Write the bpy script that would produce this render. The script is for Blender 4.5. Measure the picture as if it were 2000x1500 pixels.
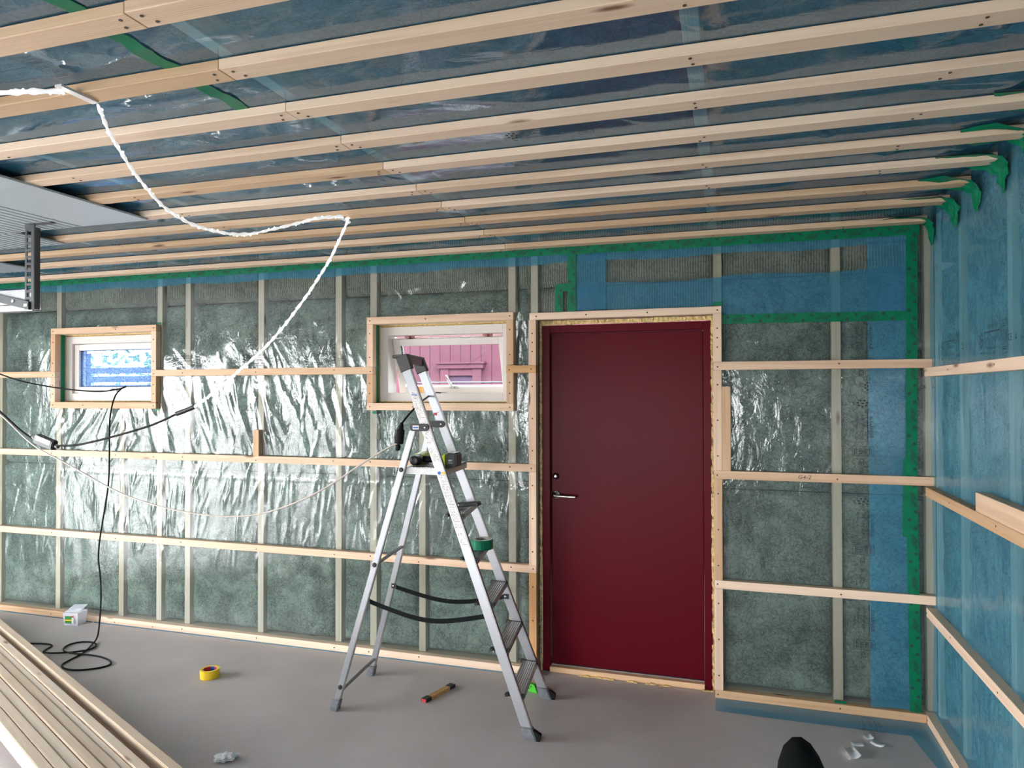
import bpy, bmesh, math, random
import numpy as np
from mathutils import Vector, Matrix, Euler
random.seed(7); RS = np.random.RandomState(11)
PI = math.pi
S = bpy.context.scene
for o in list(bpy.data.objects): bpy.data.objects.remove(o)
COL = S.collection

# ------------------------------------------------------------------ camera, sky, sun, exposure
cam = bpy.data.cameras.new('camera'); camo = bpy.data.objects.new('camera', cam); COL.objects.link(camo)
yaw, pitch, roll = math.radians(17.3087), math.radians(0.6568), math.radians(-0.1152)
F = Vector((-math.sin(yaw)*math.cos(pitch), math.cos(yaw)*math.cos(pitch), math.sin(pitch)))
R0 = Vector((math.cos(yaw), math.sin(yaw), 0)); U0 = R0.cross(F)
Rr = math.cos(roll)*R0+math.sin(roll)*U0; Uu = -math.sin(roll)*R0+math.cos(roll)*U0
M = Matrix((Rr, Uu, -F)).transposed().to_4x4(); M.translation = Vector((0, -4.0558, 1.6724))
camo.matrix_world = M
cam.sensor_width = 36; cam.lens = 1373.0/2000*36; cam.clip_start = .05; cam.clip_end = 200
S.camera = camo

w = bpy.data.worlds.new('sky'); S.world = w; w.use_nodes = True
nt = w.node_tree; nt.nodes.clear()
out = nt.nodes.new('ShaderNodeOutputWorld'); bg = nt.nodes.new('ShaderNodeBackground')
tc = nt.nodes.new('ShaderNodeTexCoord'); sx = nt.nodes.new('ShaderNodeSeparateXYZ')
rp = nt.nodes.new('ShaderNodeValToRGB'); nz = nt.nodes.new('ShaderNodeTexNoise'); mx = nt.nodes.new('ShaderNodeMix'); mx.data_type = 'RGBA'
nt.links.new(tc.outputs['Generated'], sx.inputs[0]); nt.links.new(sx.outputs['Z'], rp.inputs[0])
rp.color_ramp.elements[0].position = 0; rp.color_ramp.elements[0].color = (.93, .95, .97, 1)
rp.color_ramp.elements[1].position = .7; rp.color_ramp.elements[1].color = (.74, .85, 1, 1)
nt.links.new(tc.outputs['Generated'], nz.inputs['Vector']); nz.inputs['Scale'].default_value = 3
nt.links.new(nz.outputs['Fac'], mx.inputs['Factor']); nt.links.new(rp.outputs[0], mx.inputs['A']); mx.inputs['B'].default_value = (.96, .97, .98, 1)
nt.links.new(mx.outputs['Result'], bg.inputs['Color']); bg.inputs['Strength'].default_value = 5.0
nt.links.new(bg.outputs[0], out.inputs[0])

sun = bpy.data.lights.new('sun', 'SUN'); sun.energy = 2.0; sun.angle = math.radians(.6); sun.color = (1, .95, .88)
suno = bpy.data.objects.new('sun', sun); COL.objects.link(suno)
suno.rotation_euler = Vector((-.25, .80, -.62)).to_track_quat('-Z', 'Y').to_euler()
por = bpy.data.lights.new('garage_opening_portal', 'AREA'); por.shape = 'RECTANGLE'; por.size = 4.9; por.size_y = 2.1
por.cycles.is_portal = True
poro = bpy.data.objects.new('garage_opening_portal', por); COL.objects.link(poro)
poro.location = (-6.72, -4.1, 1.05); poro.rotation_euler = Vector((1, 0, 0)).to_track_quat('-Z', 'Z').to_euler()
por2 = bpy.data.lights.new('added_rear_opening_portal', 'AREA'); por2.shape = 'RECTANGLE'; por2.size = 3.4; por2.size_y = 1.1; por2.cycles.is_portal = True  # portal for an opening added behind the camera to bring in daylight
poro2 = bpy.data.objects.new('added_rear_opening_portal', por2); COL.objects.link(poro2)
poro2.location = (-1.9, -7.72, 1.15); poro2.rotation_euler = Vector((0, 1, 0)).to_track_quat('-Z', 'Z').to_euler()
vs = S.view_settings; vs.view_transform = 'Standard'; vs.look = 'None'; vs.gamma = 1; vs.use_curve_mapping = False
vs.exposure = 2.1
S.cycles.use_denoising = True
S.cycles.max_bounces = 10; S.cycles.diffuse_bounces = 6; S.cycles.glossy_bounces = 4
S.cycles.transparent_max_bounces = 24; S.cycles.transmission_bounces = 6
S.cycles.sample_clamp_indirect = 6
S.cycles.caustics_reflective = False; S.cycles.caustics_refractive = False

# ------------------------------------------------------------------ materials
def mat(name):
    m = bpy.data.materials.new(name); m.use_nodes = True
    return m, m.node_tree, m.node_tree.nodes['Principled BSDF']
def N(nt, t, **k):
    n = nt.nodes.new('ShaderNode'+t)
    for a, b in k.items(): setattr(n, a, b)
    return n
def L(nt, a, b): nt.links.new(a, b)
def ramp(nt, src, stops):
    r = N(nt, 'ValToRGB'); L(nt, src, r.inputs[0]); cr = r.color_ramp
    cr.elements[0].position, cr.elements[0].color = stops[0][0], (*stops[0][1], 1)
    cr.elements[1].position, cr.elements[1].color = stops[-1][0], (*stops[-1][1], 1)
    for p_, c_ in stops[1:-1]:
        e = cr.elements.new(p_); e.color = (*c_, 1)
    return r
def plain(name, col, rough=.5, metal=0, bump=0, scale=60, var=.0, coat=0):
    m, nt, b = mat(name)
    b.inputs['Base Color'].default_value = (*col, 1); b.inputs['Roughness'].default_value = rough; b.inputs['Metallic'].default_value = metal
    if coat: b.inputs['Coat Weight'].default_value = coat
    t = N(nt, 'TexCoord'); n = N(nt, 'TexNoise'); n.inputs['Scale'].default_value = scale; n.inputs['Detail'].default_value = 4
    L(nt, t.outputs['Object'], n.inputs['Vector'])
    if bump:
        bp = N(nt, 'Bump'); bp.inputs['Strength'].default_value = bump; bp.inputs['Distance'].default_value = .002
        L(nt, n.outputs['Fac'], bp.inputs['Height']); L(nt, bp.outputs[0], b.inputs['Normal'])
    if var:
        r = ramp(nt, n.outputs['Fac'], [(.3, [c*(1-var) for c in col]), (.7, [min(1, c*(1+var)) for c in col])])
        L(nt, r.outputs[0], b.inputs['Base Color'])
    return m

def wood(name, light, dark, knot=(.20, .09, .045)):
    m, nt, b = mat(name)
    t = N(nt, 'TexCoord'); oi = N(nt, 'ObjectInfo')
    add = N(nt, 'VectorMath', operation='ADD'); sc = N(nt, 'VectorMath', operation='SCALE'); comb = N(nt, 'CombineXYZ')
    for i in range(3): L(nt, oi.outputs['Random'], comb.inputs[i])
    L(nt, comb.outputs[0], sc.inputs[0]); sc.inputs['Scale'].default_value = 37
    L(nt, t.outputs['Object'], add.inputs[0]); L(nt, sc.outputs[0], add.inputs[1])
    mp = N(nt, 'Mapping'); mp.inputs['Scale'].default_value = (1.2, 26, 26); L(nt, add.outputs[0], mp.inputs['Vector'])
    n1 = N(nt, 'TexNoise'); n1.inputs['Scale'].default_value = 1.6; n1.inputs['Detail'].default_value = 5; n1.inputs['Distortion'].default_value = 1.2
    L(nt, mp.outputs[0], n1.inputs['Vector'])
    wv = N(nt, 'TexWave', wave_type='BANDS', bands_direction='Y'); wv.inputs['Scale'].default_value = 2.2; wv.inputs['Distortion'].default_value = 5; wv.inputs['Detail'].default_value = 2; wv.inputs['Detail Scale'].default_value = .6
    mp2 = N(nt, 'Mapping'); mp2.inputs['Scale'].default_value = (.5, 22, 22); L(nt, add.outputs[0], mp2.inputs['Vector']); L(nt, mp2.outputs[0], wv.inputs['Vector'])
    mxx = N(nt, 'Mix'); mxx.data_type = 'FLOAT'; mxx.inputs['Factor'].default_value = .35; L(nt, n1.outputs['Fac'], mxx.inputs['A']); L(nt, wv.outputs['Fac'], mxx.inputs['B'])
    r = ramp(nt, mxx.outputs['Result'], [(.25, dark), (.62, light), (.9, [min(1, c*1.06) for c in light])])
    # knots
    mp3 = N(nt, 'Mapping'); mp3.inputs['Scale'].default_value = (2.3, 9, 9); L(nt, add.outputs[0], mp3.inputs['Vector'])
    vo = N(nt, 'TexVoronoi'); vo.inputs['Scale'].default_value = 1.0; L(nt, mp3.outputs[0], vo.inputs['Vector'])
    kr = ramp(nt, vo.outputs['Distance'], [(.05, (1, 1, 1)), (.13, (0, 0, 0))])
    mk = N(nt, 'Mix'); mk.data_type = 'RGBA'; L(nt, kr.outputs[0], mk.inputs['Factor']); L(nt, r.outputs[0], mk.inputs['A']); mk.inputs['B'].default_value = (*knot, 1)
    # per board tone
    hs = N(nt, 'HueSaturation'); mr = N(nt, 'MapRange'); mr.inputs['To Min'].default_value = .82; mr.inputs['To Max'].default_value = 1.14
    L(nt, oi.outputs['Random'], mr.inputs['Value']); L(nt, mr.outputs[0], hs.inputs['Value']); 
    mr2 = N(nt, 'MapRange'); mr2.inputs['To Min'].default_value = 1.18; mr2.inputs['To Max'].default_value = .82
    L(nt, oi.outputs['Random'], mr2.inputs['Value']); L(nt, mr2.outputs[0], hs.inputs['Saturation'])
    L(nt, mk.outputs['Result'], hs.inputs['Color']); L(nt, hs.outputs[0], b.inputs['Base Color'])
    b.inputs['Roughness'].default_value = .62
    bp = N(nt, 'Bump'); bp.inputs['Strength'].default_value = .18; bp.inputs['Distance'].default_value = .001; L(nt, mxx.outputs['Result'], bp.inputs['Height']); L(nt, bp.outputs[0], b.inputs['Normal'])
    return m

def film(name, tint, haze=.04, hazecol=(.8, .85, .9), rough=.1, bump=.25, gloss=1.5, scale=(9, 9, 3), cap=.6):
    m = bpy.data.materials.new(name); m.use_nodes = True; nt = m.node_tree; nt.nodes.clear()
    o = N(nt, 'OutputMaterial'); tr = N(nt, 'BsdfTransparent'); tr.inputs[0].default_value = (*tint, 1)
    gl = N(nt, 'BsdfGlossy'); gl.inputs['Roughness'].default_value = rough; gl.inputs['Color'].default_value = (1, 1, 1, 1)
    df = N(nt, 'BsdfDiffuse'); df.inputs['Color'].default_value = (*hazecol, 1)
    fr = N(nt, 'Fresnel'); fr.inputs['IOR'].default_value = 1.5
    t = N(nt, 'TexCoord'); mp = N(nt, 'Mapping'); mp.inputs['Scale'].default_value = scale; L(nt, t.outputs['Object'], mp.inputs['Vector'])
    n = N(nt, 'TexNoise'); n.inputs['Scale'].default_value = 1; n.inputs['Detail'].default_value = 5; n.inputs['Roughness'].default_value = .55; n.inputs['Distortion'].default_value = .6
    L(nt, mp.outputs[0], n.inputs['Vector'])
    bp = N(nt, 'Bump'); bp.inputs['Strength'].default_value = bump; bp.inputs['Distance'].default_value = .02
    L(nt, n.outputs['Fac'], bp.inputs['Height']); L(nt, bp.outputs[0], gl.inputs['Normal']); L(nt, bp.outputs[0], fr.inputs['Normal'])
    mu = N(nt, 'Math', operation='MULTIPLY', use_clamp=True); mu.inputs[1].default_value = gloss; L(nt, fr.outputs[0], mu.inputs[0])
    mn = N(nt, 'Math', operation='MINIMUM'); mn.inputs[1].default_value = cap; L(nt, mu.outputs[0], mn.inputs[0]); mu = mn
    m1 = N(nt, 'MixShader'); m1.inputs[0].default_value = haze; L(nt, tr.outputs[0], m1.inputs[1]); L(nt, df.outputs[0], m1.inputs[2])
    m2 = N(nt, 'MixShader'); L(nt, mu.outputs[0], m2.inputs[0]); L(nt, m1.outputs[0], m2.inputs[1]); L(nt, gl.outputs[0], m2.inputs[2])
    L(nt, m2.outputs[0], o.inputs[0])
    return m

WOOD = wood('spruce_batten', (.80, .55, .365), (.67, .42, .26))
WOODC = wood('spruce_ceiling_batten', (.78, .57, .39), (.64, .43, .27))
PLY = wood('spruce_stud_pale', (.62, .57, .44), (.52, .46, .34))
LOOSE = wood('spruce_planed', (.66, .54, .42), (.53, .39, .27))
WOODO = wood('pine_orange', (.72, .42, .20), (.58, .30, .13))
F_CLEAR = film('vapour_film_clear', (.93, .955, .94), haze=.03, bump=.35, gloss=1.5, rough=.10, scale=(10, 10, 5), cap=.5)
F_BLUE = film('vapour_film_blue', (.52, .76, .87), haze=.26, hazecol=(.12, .48, .74), bump=.10, gloss=.9, scale=(6, 6, 3))
F_RIGHT = film('vapour_film_right', (.56, .76, .86), haze=.25, hazecol=(.14, .50, .72), bump=.2, gloss=1.0, rough=.17, scale=(10, 10, 2), cap=.16)
F_CEIL = film('vapour_film_ceiling', (.54, .78, .92), haze=.24, hazecol=(.08, .34, .54), bump=.16, gloss=1.6, rough=.08, scale=(3, 7, 5), cap=.19)
GREEN = plain('green_tape', (.0, .165, .075), rough=.4, bump=.3, scale=25, var=.15); GREEN.node_tree.nodes['Principled BSDF'].inputs['Specular IOR Level'].default_value = .25
INK = plain('black_ink', (.015, .02, .025), rough=.6)
SCREW = plain('screw_head', (.10, .08, .06), rough=.4, metal=.6)
WHITE = plain('white_window_paint', (.68, .63, .59), rough=.35, bump=.05)
FOAM = plain('pu_foam', (.72, .52, .22), rough=.8, bump=1, scale=60, var=.3)
ALU = plain('aluminium_brushed', (.46, .46, .48), rough=.33, metal=.9, bump=.15, scale=220, var=.06)
ALUD = plain('aluminium_tread', (.42, .41, .40), rough=.45, metal=.8, bump=.2, scale=120, var=.1)
TUBE = plain('grey_tube', (.28, .28, .28), rough=.4, metal=.7)
BLACK = plain('black_plastic', (.008, .008, .009), rough=.42)
BLACKR = plain('black_rubber', (.012, .012, .013), rough=.55)
FOOT = plain('foot_grey_tape', (.16, .165, .18), rough=.38, bump=.8, scale=40, var=.3)
STRAP = plain('black_webbing', (.006, .007, .008), rough=.8, bump=.5, scale=300)
RYO = plain('yellow_green_plastic', (.62, .72, .02), rough=.35)
REDD = plain('burgundy_paint', (.100, .002, .008), rough=.36, bump=.03, scale=200)
REDD.node_tree.nodes['Principled BSDF'].inputs['Specular IOR Level'].default_value = .1
CHROME = plain('satin_nickel', (.62, .58, .54), rough=.25, metal=1)
DARKM = plain('dark_perforated_steel', (.09, .092, .095), rough=.4, metal=.6)
GALV = plain('galvanised_steel', (.45, .45, .47), rough=.3, metal=.85, var=.12, scale=20)
PAPER = plain('white_paper', (.86, .87, .88), rough=.6)
YEL = plain('yellow_tape', (.86, .58, .02), rough=.4)
BEIGE = plain('beige_cable', (.55, .48, .42), rough=.45)
ORANGE = plain('orange_tag', (.80, .36, .08), rough=.5)
CARD = plain('tape_core', (.55, .50, .45), rough=.7, var=.3, scale=120)
REDL = plain('red_label', (.55, .03, .05), rough=.5)
BLUEL = plain('blue_label', (.03, .12, .5), rough=.5)
WHITEL = plain('white_label', (.82, .78, .75), rough=.45)
GREENT = plain('bright_green_plastic', (.06, .48, .03), rough=.4)
GREENL = plain('green_label', (.03, .25, .05), rough=.5)
CEILW = plain('white_ceiling_board', (.44, .49, .52), rough=.38)
SHOE = plain('black_bag_fabric', (.003, .004, .004), rough=.95, bump=.3, scale=300)
for m_ in (SHOE, STRAP, BLACKR): m_.node_tree.nodes['Principled BSDF'].inputs['Specular IOR Level'].default_value = .12

# concrete
m, nt, b = mat('concrete_floor'); CONC = m
t = N(nt, 'TexCoord'); n = N(nt, 'TexNoise'); n.inputs['Scale'].default_value = 1.3; n.inputs['Detail'].default_value = 8; n.inputs['Roughness'].default_value = .6
L(nt, t.outputs['Object'], n.inputs['Vector'])
r = ramp(nt, n.outputs['Fac'], [(.3, (.455, .405, .395)), (.55, (.53, .48, .47)), (.75, (.60, .55, .54))])
n2 = N(nt, 'TexNoise'); n2.inputs['Scale'].default_value = 90; n2.inputs['Detail'].default_value = 3; L(nt, t.outputs['Object'], n2.inputs['Vector'])
mm = N(nt, 'Mix'); mm.data_type = 'RGBA'; mm.blend_type = 'OVERLAY'; mm.inputs['Factor'].default_value = .12
L(nt, r.outputs[0], mm.inputs['A']); L(nt, n2.outputs['Fac'], mm.inputs['B']); L(nt, mm.outputs['Result'], b.inputs['Base Color'])
b.inputs['Roughness'].default_value = .5
bp = N(nt, 'Bump'); bp.inputs['Strength'].default_value = .12; bp.inputs['Distance'].default_value = .004; L(nt, n.outputs['Fac'], bp.inputs['Height']); L(nt, bp.outputs[0], b.inputs['Normal'])

# mineral wool
def wool(name, c1, c2, ribs=0.0):
    m, nt, b = mat(name)
    t = N(nt, 'TexCoord')
    n = N(nt, 'TexNoise'); n.inputs['Scale'].default_value = 48; n.inputs['Detail'].default_value = 8; n.inputs['Roughness'].default_value = .72; n.inputs['Distortion'].default_value = 2.6
    L(nt, t.outputs['Object'], n.inputs['Vector'])
    n2 = N(nt, 'TexNoise'); n2.inputs['Scale'].default_value = 5; n2.inputs['Detail'].default_value = 6; n2.inputs['Distortion'].default_value = .8; L(nt, t.outputs['Object'], n2.inputs['Vector'])
    ad = N(nt, 'Math', operation='MULTIPLY_ADD'); L(nt, n.outputs['Fac'], ad.inputs[0]); ad.inputs[1].default_value = .55
    mu = N(nt, 'Math', operation='MULTIPLY'); mu.inputs[1].default_value = .45; L(nt, n2.outputs['Fac'], mu.inputs[0]); L(nt, mu.outputs[0], ad.inputs[2])
    src = ad.outputs[0]
    if ribs:
        wv = N(nt, 'TexWave', wave_type='BANDS', bands_direction='X'); wv.inputs['Scale'].default_value = 22; wv.inputs['Distortion'].default_value = 1.5; wv.inputs['Detail'].default_value = 2
        L(nt, t.outputs['Object'], wv.inputs['Vector'])
        mq = N(nt, 'Mix'); mq.data_type = 'FLOAT'; mq.inputs['Factor'].default_value = ribs; L(nt, src, mq.inputs['A']); L(nt, wv.outputs['Fac'], mq.inputs['B']); src = mq.outputs['Result']
    dn = N(nt, 'TexNoise'); dn.inputs['Scale'].default_value = 9; dn.inputs['Detail'].default_value = 3; L(nt, t.outputs['Object'], dn.inputs['Vector'])
    dm = N(nt, 'Mix'); dm.data_type = 'RGBA'; dm.blend_type = 'LINEAR_LIGHT'; dm.inputs['Factor'].default_value = .16; L(nt, t.outputs['Object'], dm.inputs['A']); L(nt, dn.outputs['Color'], dm.inputs['B'])
    vo = N(nt, 'TexVoronoi', feature='DISTANCE_TO_EDGE'); vo.inputs['Scale'].default_value = 17; L(nt, dm.outputs['Result'], vo.inputs['Vector'])
    cr_ = N(nt, 'MapRange'); cr_.inputs['From Max'].default_value = .09; cr_.inputs['To Min'].default_value = -.075; cr_.inputs['To Max'].default_value = .015; L(nt, vo.outputs['Distance'], cr_.inputs['Value'])  # shade of the wool's creases, darkened into its colour and bump
    sm = N(nt, 'Math', operation='ADD'); L(nt, src, sm.inputs[0]); L(nt, cr_.outputs[0], sm.inputs[1]); src = sm.outputs[0]
    r = ramp(nt, src, [(.38, c1), (.5, [(a+b_)/2 for a, b_ in zip(c1, c2)]), (.60, c2)])
    L(nt, r.outputs[0], b.inputs['Base Color']); b.inputs['Roughness'].default_value = .95
    bp = N(nt, 'Bump'); bp.inputs['Strength'].default_value = 1; bp.inputs['Distance'].default_value = .02; L(nt, src, bp.inputs['Height']); L(nt, bp.outputs[0], b.inputs['Normal'])
    return m
WOOL = wool('mineral_wool_green', (.055, .095, .078), (.31, .42, .355))
WOOLR = wool('mineral_wool_ribbed', (.12, .14, .115), (.38, .41, .34), ribs=.2)
WOOLC = wool('mineral_wool_ceiling', (.08, .09, .10), (.22, .24, .25))
SHEATH = plain('dark_sheathing', (.08, .09, .09), rough=.9)

# rope light
m, nt, b = mat('led_rope'); ROPE = m
b.inputs['Base Color'].default_value = (.9, .9, .92, 1); b.inputs['Roughness'].default_value = .25
b.inputs['Emission Color'].default_value = (1, .97, .95, 1); b.inputs['Emission Strength'].default_value = .14
m, nt, b = mat('led_bead'); BEAD = m
b.inputs['Emission Color'].default_value = (1, .96, .92, 1); b.inputs['Emission Strength'].default_value = 8
# glass
m = bpy.data.materials.new('window_glass'); m.use_nodes = True; nt = m.node_tree; nt.nodes.clear(); GLASS = m
o = N(nt, 'OutputMaterial'); a = N(nt, 'BsdfTransparent'); a.inputs[0].default_value = (.93, .96, .97, 1); g = N(nt, 'BsdfGlossy'); g.inputs['Roughness'].default_value = .02
fr = N(nt, 'Fresnel'); fr.inputs['IOR'].default_value = 1.25; x = N(nt, 'MixShader'); L(nt, fr.outputs[0], x.inputs[0]); L(nt, a.outputs[0], x.inputs[1]); L(nt, g.outputs[0], x.inputs[2]); L(nt, x.outputs[0], o.inputs[0])
m = bpy.data.materials.new('speckled_window_glass'); m.use_nodes = True; nt = m.node_tree; nt.nodes.clear(); GLASSD = m
o = N(nt, 'OutputMaterial'); a = N(nt, 'BsdfTransparent'); a.inputs[0].default_value = (.80, .88, 1, 1); g = N(nt, 'BsdfTranslucent'); g.inputs[0].default_value = (.10, .13, .18, 1)
t = N(nt, 'TexCoord'); n = N(nt, 'TexNoise'); n.inputs['Scale'].default_value = 160; n.inputs['Detail'].default_value = 3; L(nt, t.outputs['Object'], n.inputs['Vector'])
r = ramp(nt, n.outputs['Fac'], [(.42, (.02, .02, .02)), (.62, (.75, .75, .75))])
x = N(nt, 'MixShader'); L(nt, r.outputs[0], x.inputs[0]); L(nt, a.outputs[0], x.inputs[1]); L(nt, g.outputs[0], x.inputs[2]); L(nt, x.outputs[0], o.inputs[0])
m, nt, b = mat('clear_plastic_box'); BOXP = m
b.inputs['Base Color'].default_value = (.85, .88, .95, 1); b.inputs['Roughness'].default_value = .15; b.inputs['Alpha'].default_value = .38

# ------------------------------------------------------------------ helpers
def link(name, me, parent=None, **tags):
    o = bpy.data.objects.new(name, me); COL.objects.link(o)
    if parent is not None:
        o.parent = parent; o.matrix_parent_inverse = parent.matrix_basis.inverted()
    for k, v in tags.items(): o[k] = v
    return o
def frombm(bm, name, m, smooth=False):
    me = bpy.data.meshes.new(name); bm.to_mesh(me); bm.free()
    for mm_ in (m if isinstance(m, (list, tuple)) else [m]): me.materials.append(mm_)
    if smooth:
        for p_ in me.polygons: p_.use_smooth = True
    return me
def boxbm(bm, x0, x1, y0, y1, z0, z1, mi=0, Mx=None):
    vs_ = [bm.verts.new((x, y, z)) for x in (x0, x1) for y in (y0, y1) for z in (z0, z1)]
    if Mx is not None:
        for v in vs_: v.co = Mx @ v.co
    for f in ((0, 1, 3, 2), (4, 6, 7, 5), (0, 4, 5, 1), (2, 3, 7, 6), (0, 2, 6, 4), (1, 5, 7, 3)):
        fc = bm.faces.new([vs_[i] for i in f]); fc.material_index = mi
def prism(bm, A, B, mi=0):
    a_ = [bm.verts.new(p_) for p_ in A]; b_ = [bm.verts.new(p_) for p_ in B]; n_ = len(A)
    fs = [bm.faces.new(a_[::-1]), bm.faces.new(b_)]
    for i in range(n_): fs.append(bm.faces.new((a_[i], a_[(i+1) % n_], b_[(i+1) % n_], b_[i])))
    for f in fs: f.material_index = mi
    return fs
def fixn(bm): bmesh.ops.recalc_face_normals(bm, faces=bm.faces)
_beam = {}
def beam(name, x0, x1, y0, y1, z0, z1, m, parent=None, bev=.0015, **tags):
    """a plank: local X runs along its length"""
    d = (x1-x0, y1-y0, z1-z0); ax = max(range(3), key=lambda i: d[i])
    ln = d[ax]; oth = [d[i] for i in range(3) if i != ax]
    if ax == 0: rot = (0, 0, 0); dy, dz = d[1], d[2]
    elif ax == 1: rot = (0, 0, PI/2); dy, dz = d[0], d[2]
    else: rot = (0, -PI/2, 0); dy, dz = d[1], d[0]
    key = (round(ln, 4), round(dy, 4), round(dz, 4), m.name)
    me = _beam.get(key)
    if me is None:
        bm = bmesh.new(); boxbm(bm, -ln/2, ln/2, -dy/2, dy/2, -dz/2, dz/2); fixn(bm)
        if bev: bmesh.ops.bevel(bm, geom=bm.edges[:], offset=min(bev, dy/4, dz/4), segments=1, affect='EDGES')
        me = frombm(bm, name, m); _beam[key] = me
    o = bpy.data.objects.new(name, me); COL.objects.link(o)
    o.location = ((x0+x1)/2, (y0+y1)/2, (z0+z1)/2); o.rotation_euler = rot
    if parent is not None: o.parent = parent; o.matrix_parent_inverse = parent.matrix_basis.inverted()
    for k, v in tags.items(): o[k] = v
    return o
def gridmesh(name, nx, nz, fn, m, mask=None, smooth=True):
    """fn(u,v)->xyz arrays over a grid"""
    u, v = np.meshgrid(np.linspace(0, 1, nx), np.linspace(0, 1, nz), indexing='ij')
    P = np.stack(fn(u, v), -1).reshape(-1, 3)
    i, j = np.meshgrid(np.arange(nx-1), np.arange(nz-1), indexing='ij'); i = i.ravel(); j = j.ravel()
    Q = np.stack([i*nz+j, (i+1)*nz+j, (i+1)*nz+j+1, i*nz+j+1], -1)
    if mask is not None:
        C = P[Q].mean(1); Q = Q[mask(C)]
    me = bpy.data.meshes.new(name)
    me.vertices.add(len(P)); me.vertices.foreach_set('co', P.astype(np.float32).ravel())
    me.loops.add(len(Q)*4); me.loops.foreach_set('vertex_index', Q.astype(np.int32).ravel())
    me.polygons.add(len(Q)); me.polygons.foreach_set('loop_start', np.arange(0, len(Q)*4, 4, dtype=np.int32))
    if smooth: me.polygons.foreach_set('use_smooth', np.ones(len(Q), dtype=bool))
    me.update(calc_edges=True); me.validate()
    me.materials.append(m)
    return me
_tab = {}
def vnoise(a, b_, seed):
    T = _tab.get(seed)
    if T is None: T = _tab[seed] = np.random.RandomState(seed).rand(256, 256)
    ia = np.floor(a).astype(int); ib = np.floor(b_).astype(int); fa = a-ia; fb = b_-ib
    fa = fa*fa*(3-2*fa); fb = fb*fb*(3-2*fb); g_ = lambda p_, q_: T[p_ % 256, q_ % 256]
    return (g_(ia, ib)*(1-fa)+g_(ia+1, ib)*fa)*(1-fb)+(g_(ia, ib+1)*(1-fa)+g_(ia+1, ib+1)*fa)*fb
def wrinkles(a, b_, items):
    h = np.zeros_like(a)
    for (ca, cb, ang, ln, wd, amp, crv) in items:
        da = a-ca; db = b_-cb
        msk = (np.abs(da) < ln) & (np.abs(db) < ln)
        if not msk.any(): continue
        x_, y_ = da[msk], db[msk]
        s, c = math.sin(ang), math.cos(ang)
        t_ = x_*s+y_*c; d_ = x_*c-y_*s - crv*t_*t_
        h[msk] += amp*np.exp(-(d_/wd)**2)*np.clip(1-(t_/(ln*.5))**2, 0, 1)**1.3
    return h
def tube(name, pts, rad, m, parent=None, res=3, sides=8, **tags):
    cu = bpy.data.curves.new(name, 'CURVE'); cu.dimensions = '3D'; cu.bevel_depth = rad; cu.bevel_resolution = 2; cu.resolution_u = res*2
    sp = cu.splines.new('NURBS'); sp.points.add(len(pts)-1)
    for i, p_ in enumerate(pts): sp.points[i].co = (*p_, 1)
    sp.use_endpoint_u = True; sp.order_u = 3
    cu.use_fill_caps = True
    tmp = bpy.data.objects.new('t', cu); COL.objects.link(tmp)
    dg = bpy.context.evaluated_depsgraph_get(); me = bpy.data.meshes.new_from_object(tmp.evaluated_get(dg))
    bpy.data.objects.remove(tmp); me.materials.clear(); me.materials.append(m); me.name = name
    for p_ in me.polygons: p_.use_smooth = True
    return link(name, me, parent, **tags)
def textpts(s, size, shear=0, align='LEFT'):
    cu = bpy.data.curves.new('t', 'FONT'); cu.body = s; cu.size = size; cu.align_x = align; cu.shear = shear; cu.resolution_u = 2
    tmp = bpy.data.objects.new('t', cu); COL.objects.link(tmp)
    dg = bpy.context.evaluated_depsgraph_get(); me = bpy.data.meshes.new_from_object(tmp.evaluated_get(dg)); bpy.data.objects.remove(tmp)
    V = [v.co.copy() for v in me.vertices]; Fc = [list(p_.vertices) for p_ in me.polygons]
    bpy.data.meshes.remove(me); return V, Fc
def lathe(bm, prof, Mx, n_=24, mi=0, cap=True):
    rings = []
    for r_, h_ in prof: rings.append([bm.verts.new(Mx @ Vector((r_*math.cos(2*PI*i/n_), r_*math.sin(2*PI*i/n_), h_))) for i in range(n_)])
    for a_, b_ in zip(rings, rings[1:]):
        for i in range(n_):
            f = bm.faces.new((a_[i], a_[(i+1) % n_], b_[(i+1) % n_], b_[i])); f.material_index = mi; f.smooth = True
    if cap:
        f = bm.faces.new(rings[0][::-1]); f.material_index = mi; f = bm.faces.new(rings[-1]); f.material_index = mi
def T(x, y, z): return Matrix.Translation((x, y, z))
def thing(name, loc, label, cat, group=None):
    o = bpy.data.objects.new(name, None); COL.objects.link(o); o.location = loc; o.empty_display_size = .05
    o['label'] = label; o['category'] = cat
    if group: o['group'] = group
    return o
def part(name, bm, m, parent, smooth=False, **tags):
    fixn(bm); return link(name, frombm(bm, name, m, smooth), parent, **tags)

# ------------------------------------------------------------------ room shell
XR = .977; ZC = 2.547; XL = -6.6; YB = -7.6
def slab(name, x0, x1, y0, y1, z0, z1, m, **tags):
    bm = bmesh.new(); boxbm(bm, x0, x1, y0, y1, z0, z1); fixn(bm)
    return link(name, frombm(bm, name, m), kind='structure', **tags)
floor = slab('floor', XL-.1, XR+.2, YB-.1, .24, -.12, 0, CONC)
ceiling = slab('ceiling', XL-.1, XR+.2, YB-.1, .24, 2.70, 2.78, SHEATH)
W1 = (-4.838, -3.942, 1.604, 2.112); W2 = (-2.178, -1.286, 1.604, 2.107); DR = (-1.101, -.094, -.01, 2.10)
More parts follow.
